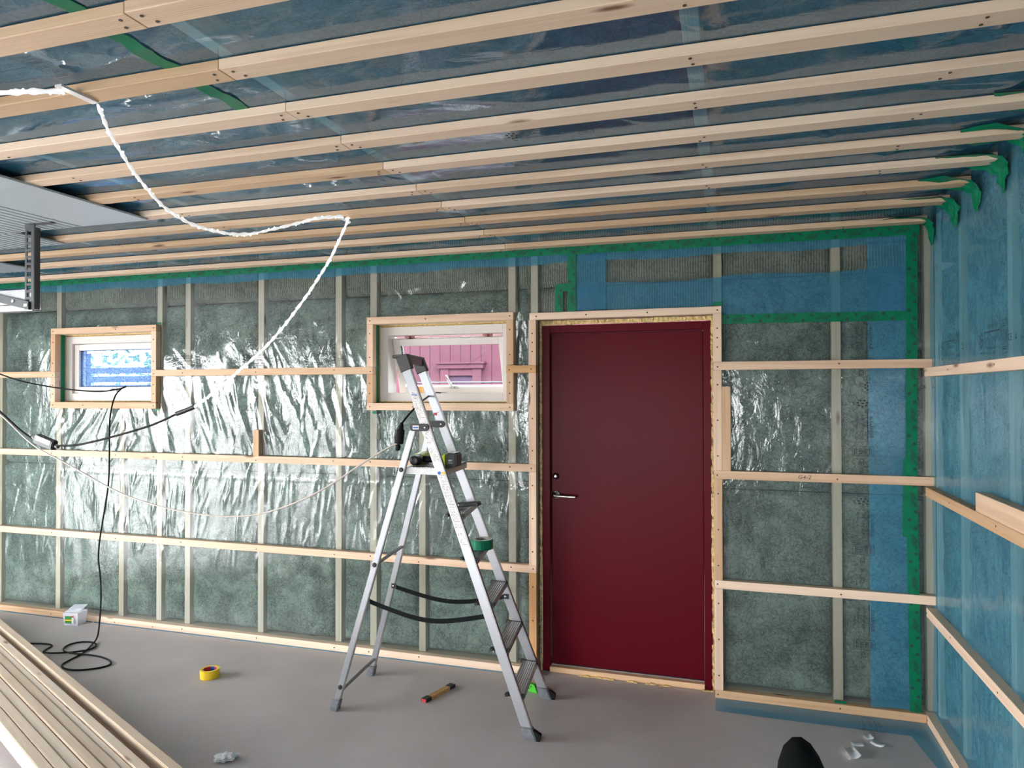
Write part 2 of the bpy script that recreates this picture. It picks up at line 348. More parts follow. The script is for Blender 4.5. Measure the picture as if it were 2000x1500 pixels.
# back wall sheathing with three openings
bm = bmesh.new()
xs = [XL-.1, W1[0], W1[1], W2[0], W2[1], DR[0], DR[1], XR+.2]
for i in range(7):
    x0, x1 = xs[i], xs[i+1]
    hole = {1: W1, 3: W2, 5: DR}.get(i)
    if hole is None: boxbm(bm, x0, x1, .19, .23, 0, 2.7)
    else:
        if hole[2] > 0: boxbm(bm, x0, x1, .19, .23, 0, hole[2])
        boxbm(bm, x0, x1, .19, .23, hole[3], 2.7)
fixn(bm); wall = link('wall_back', frombm(bm, 'wall_back', SHEATH), kind='structure')
bm = bmesh.new(); boxbm(bm, XR+.16, XR+.2, YB-.1, .19, 0, 2.7); fixn(bm)
wallr = link('wall_right', frombm(bm, 'wall_right', SHEATH), kind='structure')
GW = plain('wool_wall_far', (.42, .50, .50), rough=.6, var=.1, scale=4)
bm = bmesh.new(); boxbm(bm, XL-.1, -3.6, YB-.1, YB, 0, 2.7); boxbm(bm, -.2, XR+.2, YB-.1, YB, 0, 2.7); boxbm(bm, -3.6, -.2, YB-.1, YB, 0, .6); boxbm(bm, -3.6, -.2, YB-.1, YB, 1.7, 2.7); fixn(bm)  # unseen rear wall; its opening is added to light the back wall
link('wall_front', frombm(bm, 'wall_front', GW), kind='structure')
bm = bmesh.new(); boxbm(bm, XL-.1, XL, YB, -6.6, 0, 2.7); boxbm(bm, XL-.1, XL, -1.6, .19, 0, 2.7); boxbm(bm, XL-.1, XL, -6.6, -1.6, 2.14, 2.7); fixn(bm)
link('wall_left', frombm(bm, 'wall_left', GW), kind='structure')

# ------------------------------------------------------------------ back wall: studs and wool
studs = [(-6.56, -6.515), (-6.04, -5.995), (-5.492, -5.44), (-4.886, -4.840), (-4.28, -4.235), (-3.938, -3.893), (-3.69, -3.645), (-3.08, -3.035), (-2.48, -2.435), (-2.226, -2.18),
         (-1.882, -1.837), (-1.289, -1.243), (-1.147, -1.103), (-.092, -.047), (.51, .555), (.947, .992)]
def blocked(x0, x1):
    c = (x0+x1)/2
    for h in (W1, W2, DR):
        if h[0] < c < h[1]: return h
    return None
WZ = [0.05, 1.13, 2.30, 2.66]
def stud(x0, x1, z0, z1): beam('stud', x0, x1, .008, .15, z0, z1, PLY, wall)
def batt(x0, x1, z0, z1, m=WOOL):
    if x1-x0 < .03 or z1-z0 < .03: return
    nx = max(3, int((x1-x0)/.022)); nz_ = max(3, int((z1-z0)/.022)); s = random.randint(0, 999)
    def fn(u, v):
        X = x0+u*(x1-x0); Z = z0+v*(z1-z0)
        edge = np.minimum(np.minimum(u, 1-u)*(x1-x0), np.minimum(v, 1-v)*(z1-z0))
        y = .030-.014*(1-np.exp(-edge/.03)) + .012*(vnoise(X/.06+s, Z/.06, 5)-.5)+.010*(vnoise(X/.17+s, Z/.2, 6)-.5)
        y = np.where(edge < 1e-6, .06, np.maximum(y, .008))
        return X, y, Z
    link('insulation_batt', gridmesh('insulation_batt', nx, nz_, fn, m), wall)
prev = XL
for sa, sb in ((XL, -1.1035), (-.092, XR+.1)): beam('sole_plate', sa, sb, .008, .15, .001, .044, PLY, wall)
for (a_, b_) in studs:
    h = blocked(a_, b_)
    if h is None: stud(a_, b_, .046, 2.66)
    elif h is DR: pass
    else: stud(a_, b_, .046, h[2]-.005)
edges = sorted(studs); 
for k, ((_, x0), (x1, _)) in enumerate(zip(edges, edges[1:])):
    h = blocked(x0, x1)
    for z0, z1 in zip(WZ, WZ[1:]):
        segs = [(z0+.002, z1-.002)]
        if h is not None:
            segs = []
            if h is not DR and z1 > h[3] and k+1 < len(edges) and blocked(*edges[k+1]) is h:   # left part of an opening
                batt(x0, edges[k+2][0], max(z0, h[3])+.003, z1-.002, WOOLR if z1 > 2.5 else WOOL)
            if z0 < h[2]: segs.append((z0+.002, min(z1, h[2])-.003))
            if z1 > h[3] and h is DR: segs.append((max(z0, h[3])+.003, z1-.002))
        for s0, s1 in segs: batt(x0, x1, s0, s1, WOOLR if (z1 > 2.5 or (x0 > -1.2 and s0 > 2.0)) else WOOL)

# ------------------------------------------------------------------ vapour barrier on back wall
items = []
for i in range(520):
    ca = random.uniform(-5.6, .9)
    if ca > -.15 and random.random() < .93: continue
    if ca > -1.1 and random.random() < .5: continue
    band = random.choice([1.245, 1.19, .65, .60, 1.84, 1.78, 1.085, 1.085, None, None, 2.2])
    ln = random.uniform(.10, .34)
    up = band in (1.245, .65, 1.84)
    cb = random.uniform(.1, 2.45) if band is None else band+(ln*.28 if up else -ln*.28)
    if band == 1.245: cb += random.uniform(0, .12)
    ang = random.gauss(-.28 if up and band != 2.2 else .12, .22)
    if ca < -4.4: 
        ang = random.gauss(.5, .3)
        if random.random() < .5: continue
    items.append((ca, cb, ang, ln, random.uniform(.005, .014), -random.uniform(.0018, .0050), random.uniform(-.8, .8)))
for i in range(170):
    ca = random.uniform(-4.5, -1.15); items.append((ca, random.uniform(.62, 1.02), random.gauss(.10, .16), random.uniform(.12, .34), random.uniform(.006, .013), -random.uniform(.002, .0055), random.uniform(-.6, .6)))
# broad folds radiating down from the upper batten
for i in range(60):
    ca = random.uniform(-4.3, -2.3); items.append((ca, random.uniform(1.3, 1.62), random.gauss(-.30, .10), random.uniform(.35, .6), random.uniform(.018, .035), -random.uniform(.004, .009), random.uniform(-.3, .3)))
for i in range(26):
    ca = random.uniform(-4.7, -4.1); items.append((ca, random.uniform(1.25, 1.5), random.gauss(.62, .12), random.uniform(.3, .5), random.uniform(.012, .022), -random.uniform(.003, .007), 0))
for i in range(40):
    ca = random.uniform(-2.2, -1.15); items.append((ca, random.uniform(2.12, 2.42), random.gauss(0, .5), random.uniform(.1, .3), random.uniform(.006, .014), -random.uniform(.002, .005), random.uniform(-2, 2)))
for i in range(12):
    items.append((random.uniform(-1.24, -1.17), random.uniform(1.75, 2.3), random.gauss(0, .06), random.uniform(.3, .6), .008, -.006, 0))
def film_y(X, Z):
    y = -.006+.012*(vnoise(X/.22+9, Z/.45, 21)-.5)+.004*(vnoise(X/.07, Z/.16, 22)-.5)
    y = np.where(X > -.1, -.006+(y+.006)*.3, y)
    y = y+wrinkles(X, Z, items)
    fold = np.where(X < -1.1, -.003*np.exp(-((Z-1.085)/.006)**2), 0)
    return np.clip(y+fold, -.021, .005)
x0, x1, z0, z1 = XL, XR-.004, .012, 2.585
_nx, _nz = int((x1-x0)/.0085), int((z1-z0)/.011)
X_, Z_ = np.meshgrid(np.linspace(x0, x1, _nx), np.linspace(z0, z1, _nz), indexing='ij')
FY = film_y(X_, Z_)
def film_at(x, z):
    i = int(np.clip(round((x-x0)/(x1-x0)*(_nx-1)), 0, _nx-1)); j = int(np.clip(round((z-z0)/(z1-z0)*(_nz-1)), 0, _nz-1)); return float(FY[i, j])
def fmask(C):
    k = np.ones(len(C), bool)
    for h in (W1, W2, DR): k &= ~((C[:, 0] > h[0]-.012) & (C[:, 0] < h[1]+.012) & (C[:, 2] > h[2]-.012) & (C[:, 2] < h[3]+.012))
    return k
link('vapour_barrier', gridmesh('vapour_barrier', _nx, _nz, lambda u, v: (X_, FY, Z_), F_CLEAR, fmask), wall)
# second (overlapping) layers that read blue
def overlay(x0, x1, z0, z1, par=wall, y=-.0225, m=F_BLUE, amp=.002):
    s = random.random()*50
    return link('film_overlap', gridmesh('film_overlap', max(4, int((x1-x0)/.03)), max(4, int((z1-z0)/.03)), lambda u, v: (x0+u*(x1-x0), y+amp*(vnoise((x0+u*(x1-x0))/.1+s, v*(z1-z0)/.15, 31)-.5), z0+v*(z1-z0)+.006*np.sin(9*u*(x1-x0))), m), par)
overlay(XL, -.87, 2.432, 2.50)
overlay(-.86, .86, 2.43, 2.50); overlay(-.86, -.047, 2.144, 2.298, y=-.0235); overlay(-.047, .86, 2.05, 2.308, y=-.0235)
overlay(-.86, -.688, 2.144, 2.47, y=-.0245); overlay(.68, .862, .045, 2.05); overlay(.68, .862, 2.05, 2.45, y=-.0245)

# ------------------------------------------------------------------ green tape with print
def tapestrip(pts, wd, par, nrm='y', off=-.026, name='green_tape'):
    """pts in (x,z) on the wall"""
    bm = bmesh.new(); P = []
    for i, (x, z) in enumerate(pts):
        a_ = Vector(pts[max(i-1, 0)]); b_ = Vector(pts[min(i+1, len(pts)-1)]); d_ = (b_-a_).normalized(); n_ = Vector((-d_[1], d_[0]))
        row = []
        for s in (-.5, -.17, .17, .5):
            q_ = Vector((x, z))+n_*wd*s; row.append(bm.verts.new((q_[0], off+random.uniform(-.0008, .0008), q_[1])))
        P.append(row)
    for r0, r1 in zip(P, P[1:]):
        for j in range(3): bm.faces.new((r0[j], r0[j+1], r1[j+1], r1[j]))
    fixn(bm); o = link(name, frombm(bm, name, GREEN, True), par)
    return o
tp = []
def line(a, b_, n_): return [(a[0]+(b_[0]-a[0])*i/n_, a[1]+(b_[1]-a[1])*i/n_+random.uniform(-.001, .001)) for i in range(n_+1)]
TOPT = line((XL, 2.507), (-.93, 2.507), 60); tapestrip(TOPT, .05, wall)
TOP2 = line((-.95, 2.503), (.92, 2.497), 24); tapestrip(TOP2, .052, wall, off=-.0275)
V1 = line((-.887, 2.52), (-.887, 2.145), 8); tapestrip(V1, .05, wall, off=-.0285)
V1b = line((-.965, 2.30), (-.965, 2.145), 3); tapestrip(V1b, .048, wall, off=-.0275); H1b = line((-.985, 2.283), (-.90, 2.287), 3); tapestrip(H1b, .047, wall, off=-.028)
V2 = line((.885, 2.50), (.876, 1.2), 20); tapestrip(V2, .053, wall, off=-.0285); V2c = line((.868, 1.33), (.862, .93), 8); tapestrip(V2c, .06, wall, off=-.0275)
V2b = line((.876, 1.22), (.885, .045), 20); tapestrip(V2b, .053, wall, off=-.0280)
H2 = line((-.046, 2.070), (.865, 2.060), 14); tapestrip(H2, .05, wall, off=-.0265)
for (x, z, ww, hh) in [(-.07, 2.158, .05, .02), (-3.89, 2.168, .04, .012), (-2.175, 1.545, .03, .018), (-3.905, 1.552, .04, .010), (.535, .05, .055, .012)]:
    tapestrip([(x-ww/2, z), (x+ww/2, z)], hh, wall, off=-.027)
# printed marks on the tape: rings and slanted words
def ringbm(bm, c, r0, r1, ax, n_=10):
    (ux, uz) = ax
    a_ = []; b_ = []
    for i in range(n_):
        t_ = 2*PI*i/n_
        for lst, r_ in ((a_, r0), (b_, r1)):
            lst.append(bm.verts.new(Vector(c)+ux*(r_*math.cos(t_))+uz*(r_*math.sin(t_))))
    for i in range(n_): bm.faces.new((a_[i], a_[(i+1) % n_], b_[(i+1) % n_], b_[i]))
WV, WF = textpts('tape', .026, shear=.3)
bm = bmesh.new()
def tapeprint(pts, off, wd=.05):
    a_, b_ = Vector(pts[0]), Vector(pts[-1]); ln = (b_-a_).length; d_ = (b_-a_)/ln; n_ = Vector((-d_[1], d_[0]))
    k = 0; s = .03
    while s < ln-.03:
        k += 1
        c = a_+d_*s+n_*((-.013, .012, 0, .014)[k % 4])
        if k % 4 in (0, 1, 3): ringbm(bm, (c[0], off, c[1]), .0035, .0075, (Vector((1, 0, 0)), Vector((0, 0, 1)))); ringbm(bm, (c[0], off, c[1]), 0.0005, .002, (Vector((1, 0, 0)), Vector((0, 0, 1))), 6)
        else:
            for w_ in (0, 1):
                an = math.atan2(d_[1], d_[0])+.5; cs, sn = math.cos(an), math.sin(an)
                vv = [bm.verts.new((c[0]+d_[0]*w_*.03+(v.x-.02)*cs-v.y*sn, off, c[1]-.008+d_[1]*w_*.03+(v.x-.02)*sn+v.y*cs)) for v in WV]
                for f in WF:
                    try: bm.faces.new([vv[i] for i in f])
                    except ValueError: pass
            s += .045
        s += .042
for pts, off in ((TOPT, -.0275), (TOP2, -.0290), (V1, -.0300), (V2, -.0300), (V2b, -.0300), (H2, -.0280), (V1b, -.0290)): tapeprint(pts, off)
link('tape_print', frombm(bm, 'tape_print', INK), wall, kind='stuff')

# ------------------------------------------------------------------ printing on the film
def label_block(scale=1.0, full=True):
    """list of (verts2d, faces); block about .36 x .10 m, origin at lower left"""
    Vv, Ff = [], []
    def add(V, Fc, dx, dy, sx=1, sy=1):
        o_ = len(Vv); Vv.extend([(dx+v.x*sx, dy+v.y*sy) for v in V]); Ff.extend([[i+o_ for i in f] for f in Fc])
    def rect(x, y, ww, hh):
        o_ = len(Vv); Vv.extend([(x, y), (x+ww, y), (x+ww, y+hh), (x, y+hh)]); Ff.append([o_, o_+1, o_+2, o_+3])
    def frame(x, y, ww, hh, t_=.0015):
        rect(x, y, ww, t_); rect(x, y+hh-t_, ww, t_); rect(x, y, t_, hh); rect(x+ww-t_, y, t_, hh)
    for tx, sz, y in (('KULLAFOLIE', .020, .084), ('Luft- och ångspärr', .0165, .047), ('Diffusionsspärr 0,20 mm', .0135, .020), ('SS-EN 13984', .011, .003)):
        V, Fc = textpts(tx, sz, align='CENTER'); add(V, Fc, .15, y)
    rect(.07, .072, .16, .003)
    for i in range(7):
        a_ = i*PI*2/7; x = .03+.016*math.cos(a_); y = .05+.022*math.sin(a_); rect(x-.004, y-.004, .008, .009)
    rect(.022, .008, .018, .004); rect(.026, .046, .008, .012)
    frame(.248, .0, .050, .100)
    for tx, sz, y in (('100', .022, .055), ('123', .022, .032)):
        V, Fc = textpts(tx, sz, align='CENTER'); add(V, Fc, .273, y)
    rect(.255, .08, .036, .003); rect(.255, .087, .036, .002); rect(.255, .012, .036, .003); rect(.255, .019, .036, .002)
    V, Fc = textpts('CE', .030); add(V, Fc, .308, .035)
    o_ = len(Vv); tri = [(.372, .038), (.388, .038), (.380, .053)]; 
    for a_, b_ in zip(tri, tri[1:]+tri[:1]):
        d_ = Vector((b_[0]-a_[0], b_[1]-a_[1])).normalized()*.002; n_ = (-d_.y, d_.x); o_ = len(Vv)
        Vv.extend([a_, b_, (b_[0]+n_[0], b_[1]+n_[1]), (a_[0]+n_[0], a_[1]+n_[1])]); Ff.append([o_, o_+1, o_+2, o_+3])
    return Vv, Ff
LV, LF = label_block()
def stamp(fn, parent, name='film_print', flip=False):
    me = bpy.data.meshes.new(name); me.from_pydata([fn(x, y) for x, y in LV], [], LF); me.materials.append(INK)
    return link(name, me, parent)
def wallstamp(X, Z, s=.86, rot=False):
    if not rot: stamp(lambda x, y: (X+x*s, film_at(X+x*s, Z+y*s)-.0035, Z+y*s), wall)
    else: stamp(lambda x, y: (X+y*s, min(-.0255, film_at(X+y*s, Z-x*s)-.0035), Z-x*s), wall)
for X, Z in ((-5.32, 1.868), (-3.80, 1.852), (-3.20, 1.850), (-2.72, 1.850), (-5.95, 1.868)): wallstamp(X, Z)
wallstamp(.655, 1.655, .86)
for Z in (2.10, 1.64, 1.13, .64): wallstamp(.60, Z, 1.02, True)

# ------------------------------------------------------------------ battens on the back wall
yb0, yb1 = -.045, -.0005
SC = []   # screw positions (x,y,z,normal)
def hb(x0, x1, z0, h=.045, m=WOOD, **k): return beam('batten', x0, x1, yb0, yb1, z0, z0+h, m, wall, **k)
def vb(x0, z0, z1, ww=.045, m=WOOD): return beam('batten', x0, x0+ww, yb0, yb1, z0, z1, m, wall)
def onstuds(x0, x1, z):
    for a_, b_ in studs:
        c = (a_+b_)/2
        if x0+.01 < c < x1-.01 and not (blocked(a_, b_) and z > 1.6): SC.append((c+random.uniform(-.008, .008), -.0455, z+random.uniform(-.008, .008)))
for (x0, x1, z0) in [(-6.5, -4.84, 1.790), (-3.940, -2.180, 1.790), (-1.287, -1.1015, 1.787), (-.092, .976, 1.791),
                     (-6.5, -1.1015, 1.200), (-.092, .978, 1.195), (-6.5, -1.1015, .603), (-.092, .976, .597)]:
    hb(x0, x1, z0, m=WOODO if (x0 > -1.3 and x1 < -1) else WOOD); onstuds(x0, x1, z0+.022)
for (x0, x1) in [(-6.5, -4.602), (-4.60, -1.1015), (-.092, .93)]:
    beam('bottom_plate', x0, x1, yb0, yb1, .002, .045, WOOD, wall); onstuds(x0, x1, .022)
for Wn in (W1, W2):
    l, r_ = Wn[0], Wn[1]; 
    for zz in (Wn[3], Wn[2]-.045):
        hb(l-.045, r_+.045, zz); [SC.append((x, -.0455, zz+.022)) for x in (l-.022, (l+r_)/2+random.uniform(-.2, .2), r_+.022)]
    for xx in (l-.045, r_):
        for (q0, q1) in ((Wn[2]+.0005, 1.7895), (1.8355, Wn[3]-.0005)):
            vb(xx, q0, q1); SC.append((xx+.022, -.0455, q0+.06)); SC.append((xx+.022, -.0455, q1-.06))
for q0, q1 in ((.0455, .6025), (.6485, 1.1995), (1.2455, 1.7865), (1.8325, 2.0995)):
    vb(-1.1465, q0, q1, m=WOODO if q0 < .1 else WOOD)
    for zz in (q0+.08, (q0+q1)/2, q1-.08): SC.append((-1.124, -.0455, zz))
for q0, q1 in ((.0455, .5965), (.6425, 1.1945), (1.2405, 1.7905), (1.8365, 2.0995)):
    vb(-.0935, q0, q1)
    for zz in (q0+.08, (q0+q1)/2, q1-.08): SC.append((-.071, -.0455, zz))
hb(-1.141, -.048, 2.100, .041); [SC.append((x, -.0455, 2.12)) for x in (-1.10, -.8, -.45, -.07)]
vb(-3.081, 1.2455, 1.420); vb(-.048, 1.2405, 1.70)
bm = bmesh.new()
for x, y, z in SC: lathe(bm, [(.0045, 0), (.0045, .0012), (.002, .0014)], T(x, y+.0006, z) @ Matrix.Rotation(PI/2, 4, 'X'), 8)
link('screw_heads', frombm(bm, 'screw_heads', SCREW), wall, kind='stuff')
# pencil mark on a batten
V, Fc = textpts('G4-2', .026, shear=.2); me = bpy.data.meshes.new('pencil_mark'); me.from_pydata([(.333+v.x*1.25, -.0462, 1.2105+v.y) for v in V], [], Fc); me.materials.append(INK); link('pencil_mark', me, wall)

# ------------------------------------------------------------------ windows
def window(idx, Wn, open_=0):
    l, r_, bt, tp_ = Wn; fy0, fy1 = .045, .165
    root = thing('window_%d' % idx, (0, 0, 0), 'x', 'x'); del root['category']; del root['label']; root['kind'] = 'structure'
    # reveal film + tape in the gap
    g_ = .004
    fx0, fx1, fz0, fz1 = l+.006, l+.896, bt+.010, tp_-.014
    def frm(name, x0, x1, z0, z1, y0, y1, wd, m, parent, bot=None):
        bm = bmesh.new(); bot = bot or wd
        boxbm(bm, x0, x0+wd, y0, y1, z0, z1); boxbm(bm, x1-wd, x1, y0, y1, z0, z1); boxbm(bm, x0+wd, x1-wd, y0, y1, z1-wd, z1); boxbm(bm, x0+wd, x1-wd, y0, y1, z0, z0+bot)
        fixn(bm); bmesh.ops.bevel(bm, geom=bm.edges[:], offset=.0015, segments=1, affect='EDGES')
        return link(name, frombm(bm, name, m), parent)
    fr_ = frm('window_frame', fx0, fx1, fz0, fz1, fy0, fy1, .055, WHITE, root)
    # foam bead around frame
    bm = bmesh.new()
    def bead(a_, b_, n_, wd):
        A = []
        for i in range(n_+1):
            t_ = i/n_; c = Vector(a_).lerp(Vector(b_), t_); e = wd*(.8+.5*random.random())
            A.append([bm.verts.new(c+Vector(d_)) for d_ in ((-e, .012, -e), (e, .012, -e), (e, -.004*random.random(), e*.3), (-e, -.004*random.random(), e))])
        for p_, q_ in zip(A, A[1:]):
            for j in range(4): bm.faces.new((p_[j], p_[(j+1) % 4], q_[(j+1) % 4], q_[j]))
    bead((fx0, fy0+.004, fz1+.007), (fx1, fy0+.004, fz1+.007), 50, .006); bead((fx0, fy0+.004, fz0-.004), (fx1, fy0+.004, fz0-.004), 50, .005); bead((fx0-.002, fy0+.004, fz0), (fx0-.002, fy0+.004, fz1), 30, .004)
    fixn(bm); link('foam_seal', frombm(bm, 'foam_seal', FOAM), root)
    bm = bmesh.new(); boxbm(bm, l+.0005, l+.002, .002, .036, bt+.001, tp_-.001); fixn(bm); link('green_tape', frombm(bm, 'green_tape', GREEN), root)
    bm = bmesh.new()
    boxbm(bm, l-.0015, l, .0, .19, bt, tp_); boxbm(bm, r_, r_+.0015, 0, .19, bt, tp_); boxbm(bm, l, r_, 0, .19, tp_, tp_+.0015); boxbm(bm, l, r_, 0, .19, bt-.0015, bt); fixn(bm)
    link('reveal_lining', frombm(bm, 'reveal_lining', plain('reveal_board', (.62, .55, .40), rough=.7)), root)
    # sash, hinged at its top
    sx0, sx1, sz0, sz1 = fx0+.057, fx1-.057, fz0+.057, fz1-.057
    piv = Vector((0, .115, sz1)); Rm = T(*piv) @ Matrix.Rotation(open_, 4, 'X') @ T(*(-piv))
    sy0, sy1 = (.062, .110) if not open_ else (.095, .143)
    sash = frm('sash', sx0+.002, sx1-.002, sz0+.002-(.020 if open_ else 0), sz1-.002-(.012 if open_ else 0), sy0, sy1, .045, WHITE, root)
    sash.data.transform(Rm)
    bm = bmesh.new()
    for yy in (sy0+.015, sy0+.033): boxbm(bm, sx0+.045, sx1-.045, yy, yy+.004, sz0+.045, sz1-.045)
    fixn(bm); bmesh.ops.transform(bm, matrix=Rm, verts=bm.verts); link('pane', frombm(bm, 'pane', GLASSD if not open_ else GLASS), sash)
    bm = bmesh.new()
    for zz in (sz0+.046, sz1-.050): boxbm(bm, sx0+.046, sx1-.046, sy0+.020, sy0+.032, zz, zz+.006)
    for xx in (sx0+.046, sx1-.052): boxbm(bm, xx, xx+.006, sy0+.020, sy0+.032, sz0+.05, sz1-.05)
    fixn(bm); bmesh.ops.transform(bm, matrix=Rm, verts=bm.verts); link('glazing_spacer', frombm(bm, 'glazing_spacer', plain('spacer_dark', (.12, .16, .18), rough=.4)), sash)
    # handle
    hx = (sx0+sx1)/2 if not open_ else -1.72
    bm = bmesh.new(); hz = sz0+.026
    boxbm(bm, hx-.03, hx+.03, sy0-.010, sy0+.001, hz-.011, hz+.011)
    if open_: prism(bm, [(hx-.012, sy0-.012, hz-.004), (hx+.01, sy0-.012, hz-.004), (hx+.01, sy0-.03, hz-.004), (hx-.012, sy0-.03, hz-.004)], [(hx-.035, sy0-.03, hz+.09), (hx-.026, sy0-.03, hz+.09), (hx-.026, sy0-.045, hz+.09), (hx-.035, sy0-.045, hz+.09)])
    else: boxbm(bm, hx-.06, hx+.01, sy0-.04, sy0-.028, hz-.007, hz+.007); boxbm(bm, hx-.008, hx+.008, sy0-.04, sy0-.005, hz-.008, hz+.008)
    fixn(bm); bmesh.ops.bevel(bm, geom=bm.edges[:], offset=.003, segments=2, affect='EDGES'); bmesh.ops.transform(bm, matrix=Rm, verts=bm.verts); link('window_handle', frombm(bm, 'window_handle', CHROME), sash)
    if open_:
        for hx in (sx0+.12, sx1-.12):
            bm = bmesh.new(); boxbm(bm, hx-.03, hx+.03, .10, .125, sz1-.010, sz1-.001); boxbm(bm, hx-.008, hx+.008, .085, .13, sz1-.014, sz1-.002)
            fixn(bm); link('hinge', frombm(bm, 'hinge', plain('hinge_metal', (.35, .12, .12), rough=.5, metal=.4)), root)
    return root
window(1, W1); window(2, W2, math.radians(17))

# ------------------------------------------------------------------ door
droot = thing('door_1', (0, 0, 0), 'x', 'x'); del droot['category']; del droot['label']; droot['kind'] = 'structure'
dx0, dx1 = -1.088, -.103
bm = bmesh.new(); boxbm(bm, dx0, dx0+.046, .05, .16, .0, 2.072); boxbm(bm, dx1-.046, dx1, .05, .16, .0, 2.072); boxbm(bm, dx0+.046, dx1-.046, .05, .16, 2.026, 2.072)
fixn(bm); bmesh.ops.bevel(bm, geom=bm.edges[:], offset=.002, segments=1, affect='EDGES'); link('door_frame', frombm(bm, 'door_frame', REDD), droot)
beam('door_leaf', dx0+.049, dx1-.049, .083, .143, .040, 2.022, REDD, droot, bev=.003)
beam('threshold', dx0+.046, dx1-.046, .035, .16, .002, .034, WOODO, droot)
bm = bmesh.new(); boxbm(bm, dx0+.05, dx1-.05, .07, .083, .034, .040); fixn(bm); link('threshold_strip', frombm(bm, 'threshold_strip', GALV), droot)
bm = bmesh.new()   # foam all around
def fbead(pts, w0, jit):
    A = []
    for (x, z) in pts:
        e = w0*(1+jit*(random.random()-.3)); A.append([bm.verts.new((x+dx_*e, .042-abs(dy_)*random.random()*.012, z+dz_*e)) for dx_, dy_, dz_ in ((-1, 0, -1), (1, 0, -1), (1, 1, 1), (-1, 1, 1))])
    for p_, q_ in zip(A, A[1:]):
        for j in range(4): bm.faces.new((p_[j], p_[(j+1) % 4], q_[(j+1) % 4], q_[j]))
fbead([(dx0+i*.0123, 2.086) for i in range(81)], .011, .5)
fbead([(dx1+.004, .01+i*.0148) for i in range(141)], .006, 1.2)
fbead([(dx0-.006, .01+i*.0148) for i in range(141)], .005, .8)
fixn(bm); link('foam_seal', frombm(bm, 'foam_seal', FOAM), droot)
bm = bmesh.new()
for k in range(9):
    xx = random.uniform(-1.0, -.15); 
    for j in range(5): boxbm(bm, xx+j*.012, xx+j*.012+.013, .018+random.random()*.008, .04, .0015, .004+random.random()*.007)
fixn(bm); link('foam_crumbs', frombm(bm, 'foam_crumbs', FOAM), droot, kind='stuff')
bm = bmesh.new(); boxbm(bm, DR[0]-.001, DR[0]+.0005, .0, .19, .0, 2.1); boxbm(bm, DR[1]-.0005, DR[1]+.001, 0, .19, .0, 2.1); boxbm(bm, DR[0], DR[1], 0, .19, 2.1, 2.101); fixn(bm)
link('reveal_film', frombm(bm, 'reveal_film', plain('dark_reveal_film', (.035, .06, .055), rough=.35)), droot)
# lock and handle
RX = Matrix.Rotation(PI/2, 4, 'X')
bm = bmesh.new(); lathe(bm, [(.020, 0), (.020, .006), (.017, .012), (.0135, .016), (.0135, .022), (.006, .023)], T(-1.012, .083, 1.165) @ RX); part('lock_cylinder', bm, plain('lock_steel', (.25, .26, .26), rough=.25, metal=1), droot)
bm = bmesh.new(); lathe(bm, [(.026, 0), (.026, .006), (.022, .009), (.010, .010), (.009, .045), (.004, .047)], T(-1.012, .083, 1.052) @ RX); h = part('door_handle', bm, CHROME, droot)
tube('lever', [(-1.012, .040, 1.052), (-1.0, .035, 1.052), (-.96, .035, 1.050), (-.915, .036, 1.049), (-.885, .038, 1.049)], .0085, CHROME, h)

# ------------------------------------------------------------------ right wall
rst = [(-.072, -.03)]+[(-.45-.585*k-.023, -.45-.585*k+.022) for k in range(12)]
for a_, b_ in rst: beam('stud', XR+.008, XR+.15, a_, b_, .046, 2.66, PLY, wallr)
ys = [(-.03, .15)]+sorted(rst, reverse=True)
for (y1_, _), (_, y0_) in zip(sorted(rst, reverse=True), sorted(rst, reverse=True)[1:]):
    for z0_, z1_ in ((.05, 1.13), (1.134, 2.30), (2.304, 2.66)):
        s = random.randint(0, 999)
        def fn(u, v, y1_=y1_, y0_=y0_, z0_=z0_, z1_=z1_, s=s):
            Yv = y0_+u*(y1_-y0_); Z = z0_+v*(z1_-z0_)
            edge = np.minimum(np.minimum(u, 1-u)*(y1_-y0_), np.minimum(v, 1-v)*(z1_-z0_))
            xx = XR+.032-.014*(1-np.exp(-edge/.03))+.012*(vnoise(Yv/.06+s, Z/.08, 5)-.5)
            return np.where(edge < 1e-6, XR+.12, xx), Yv, Z
        link('insulation_batt', gridmesh('insulation_batt', 20, 40, fn, WOOL), wallr)
ritems = []
for i in range(420):
    cb = random.uniform(.1, 2.5); ritems.append((random.uniform(-4.3, -.05), cb, random.gauss(.03, .12), random.uniform(.25, .8), random.uniform(.006, .02), -random.uniform(.002, .006), random.uniform(-.3, .3)))
for i in range(30):
    ritems.append((random.uniform(-1.4, -.1), random.uniform(2.15, 2.5), random.gauss(.85, .25), random.uniform(.2, .5), .008, -.005, 0))
ya, yz = -6.5, -.002; ny, nzr = int((yz-ya)/.012), int(2.55/.016)
Yg, Zg = np.meshgrid(np.linspace(ya, yz, ny), np.linspace(.008, 2.60, nzr), indexing='ij')
XG = XR-.003+.012*(vnoise(Yg/.2+3, Zg/.7, 41)-.5)+.004*(vnoise(Yg/.05, Zg/.35, 42)-.5)+wrinkles(Yg, Zg, ritems)
XG = np.clip(XG, XR-.018, XR+.005)
link('vapour_barrier', gridmesh('vapour_barrier', ny, nzr, lambda u, v: (XG, Yg, Zg), F_RIGHT), wallr)
for (Y0, Z0) in ((-.245, 1.81), (-.79, 1.81), (-1.5, 1.81)):
    stamp(lambda x, y, Y0=Y0, Z0=Z0: (XR-.022, Y0-x*1.02, Z0+y*1.25), wallr)
xb0 = .932
RSC = []
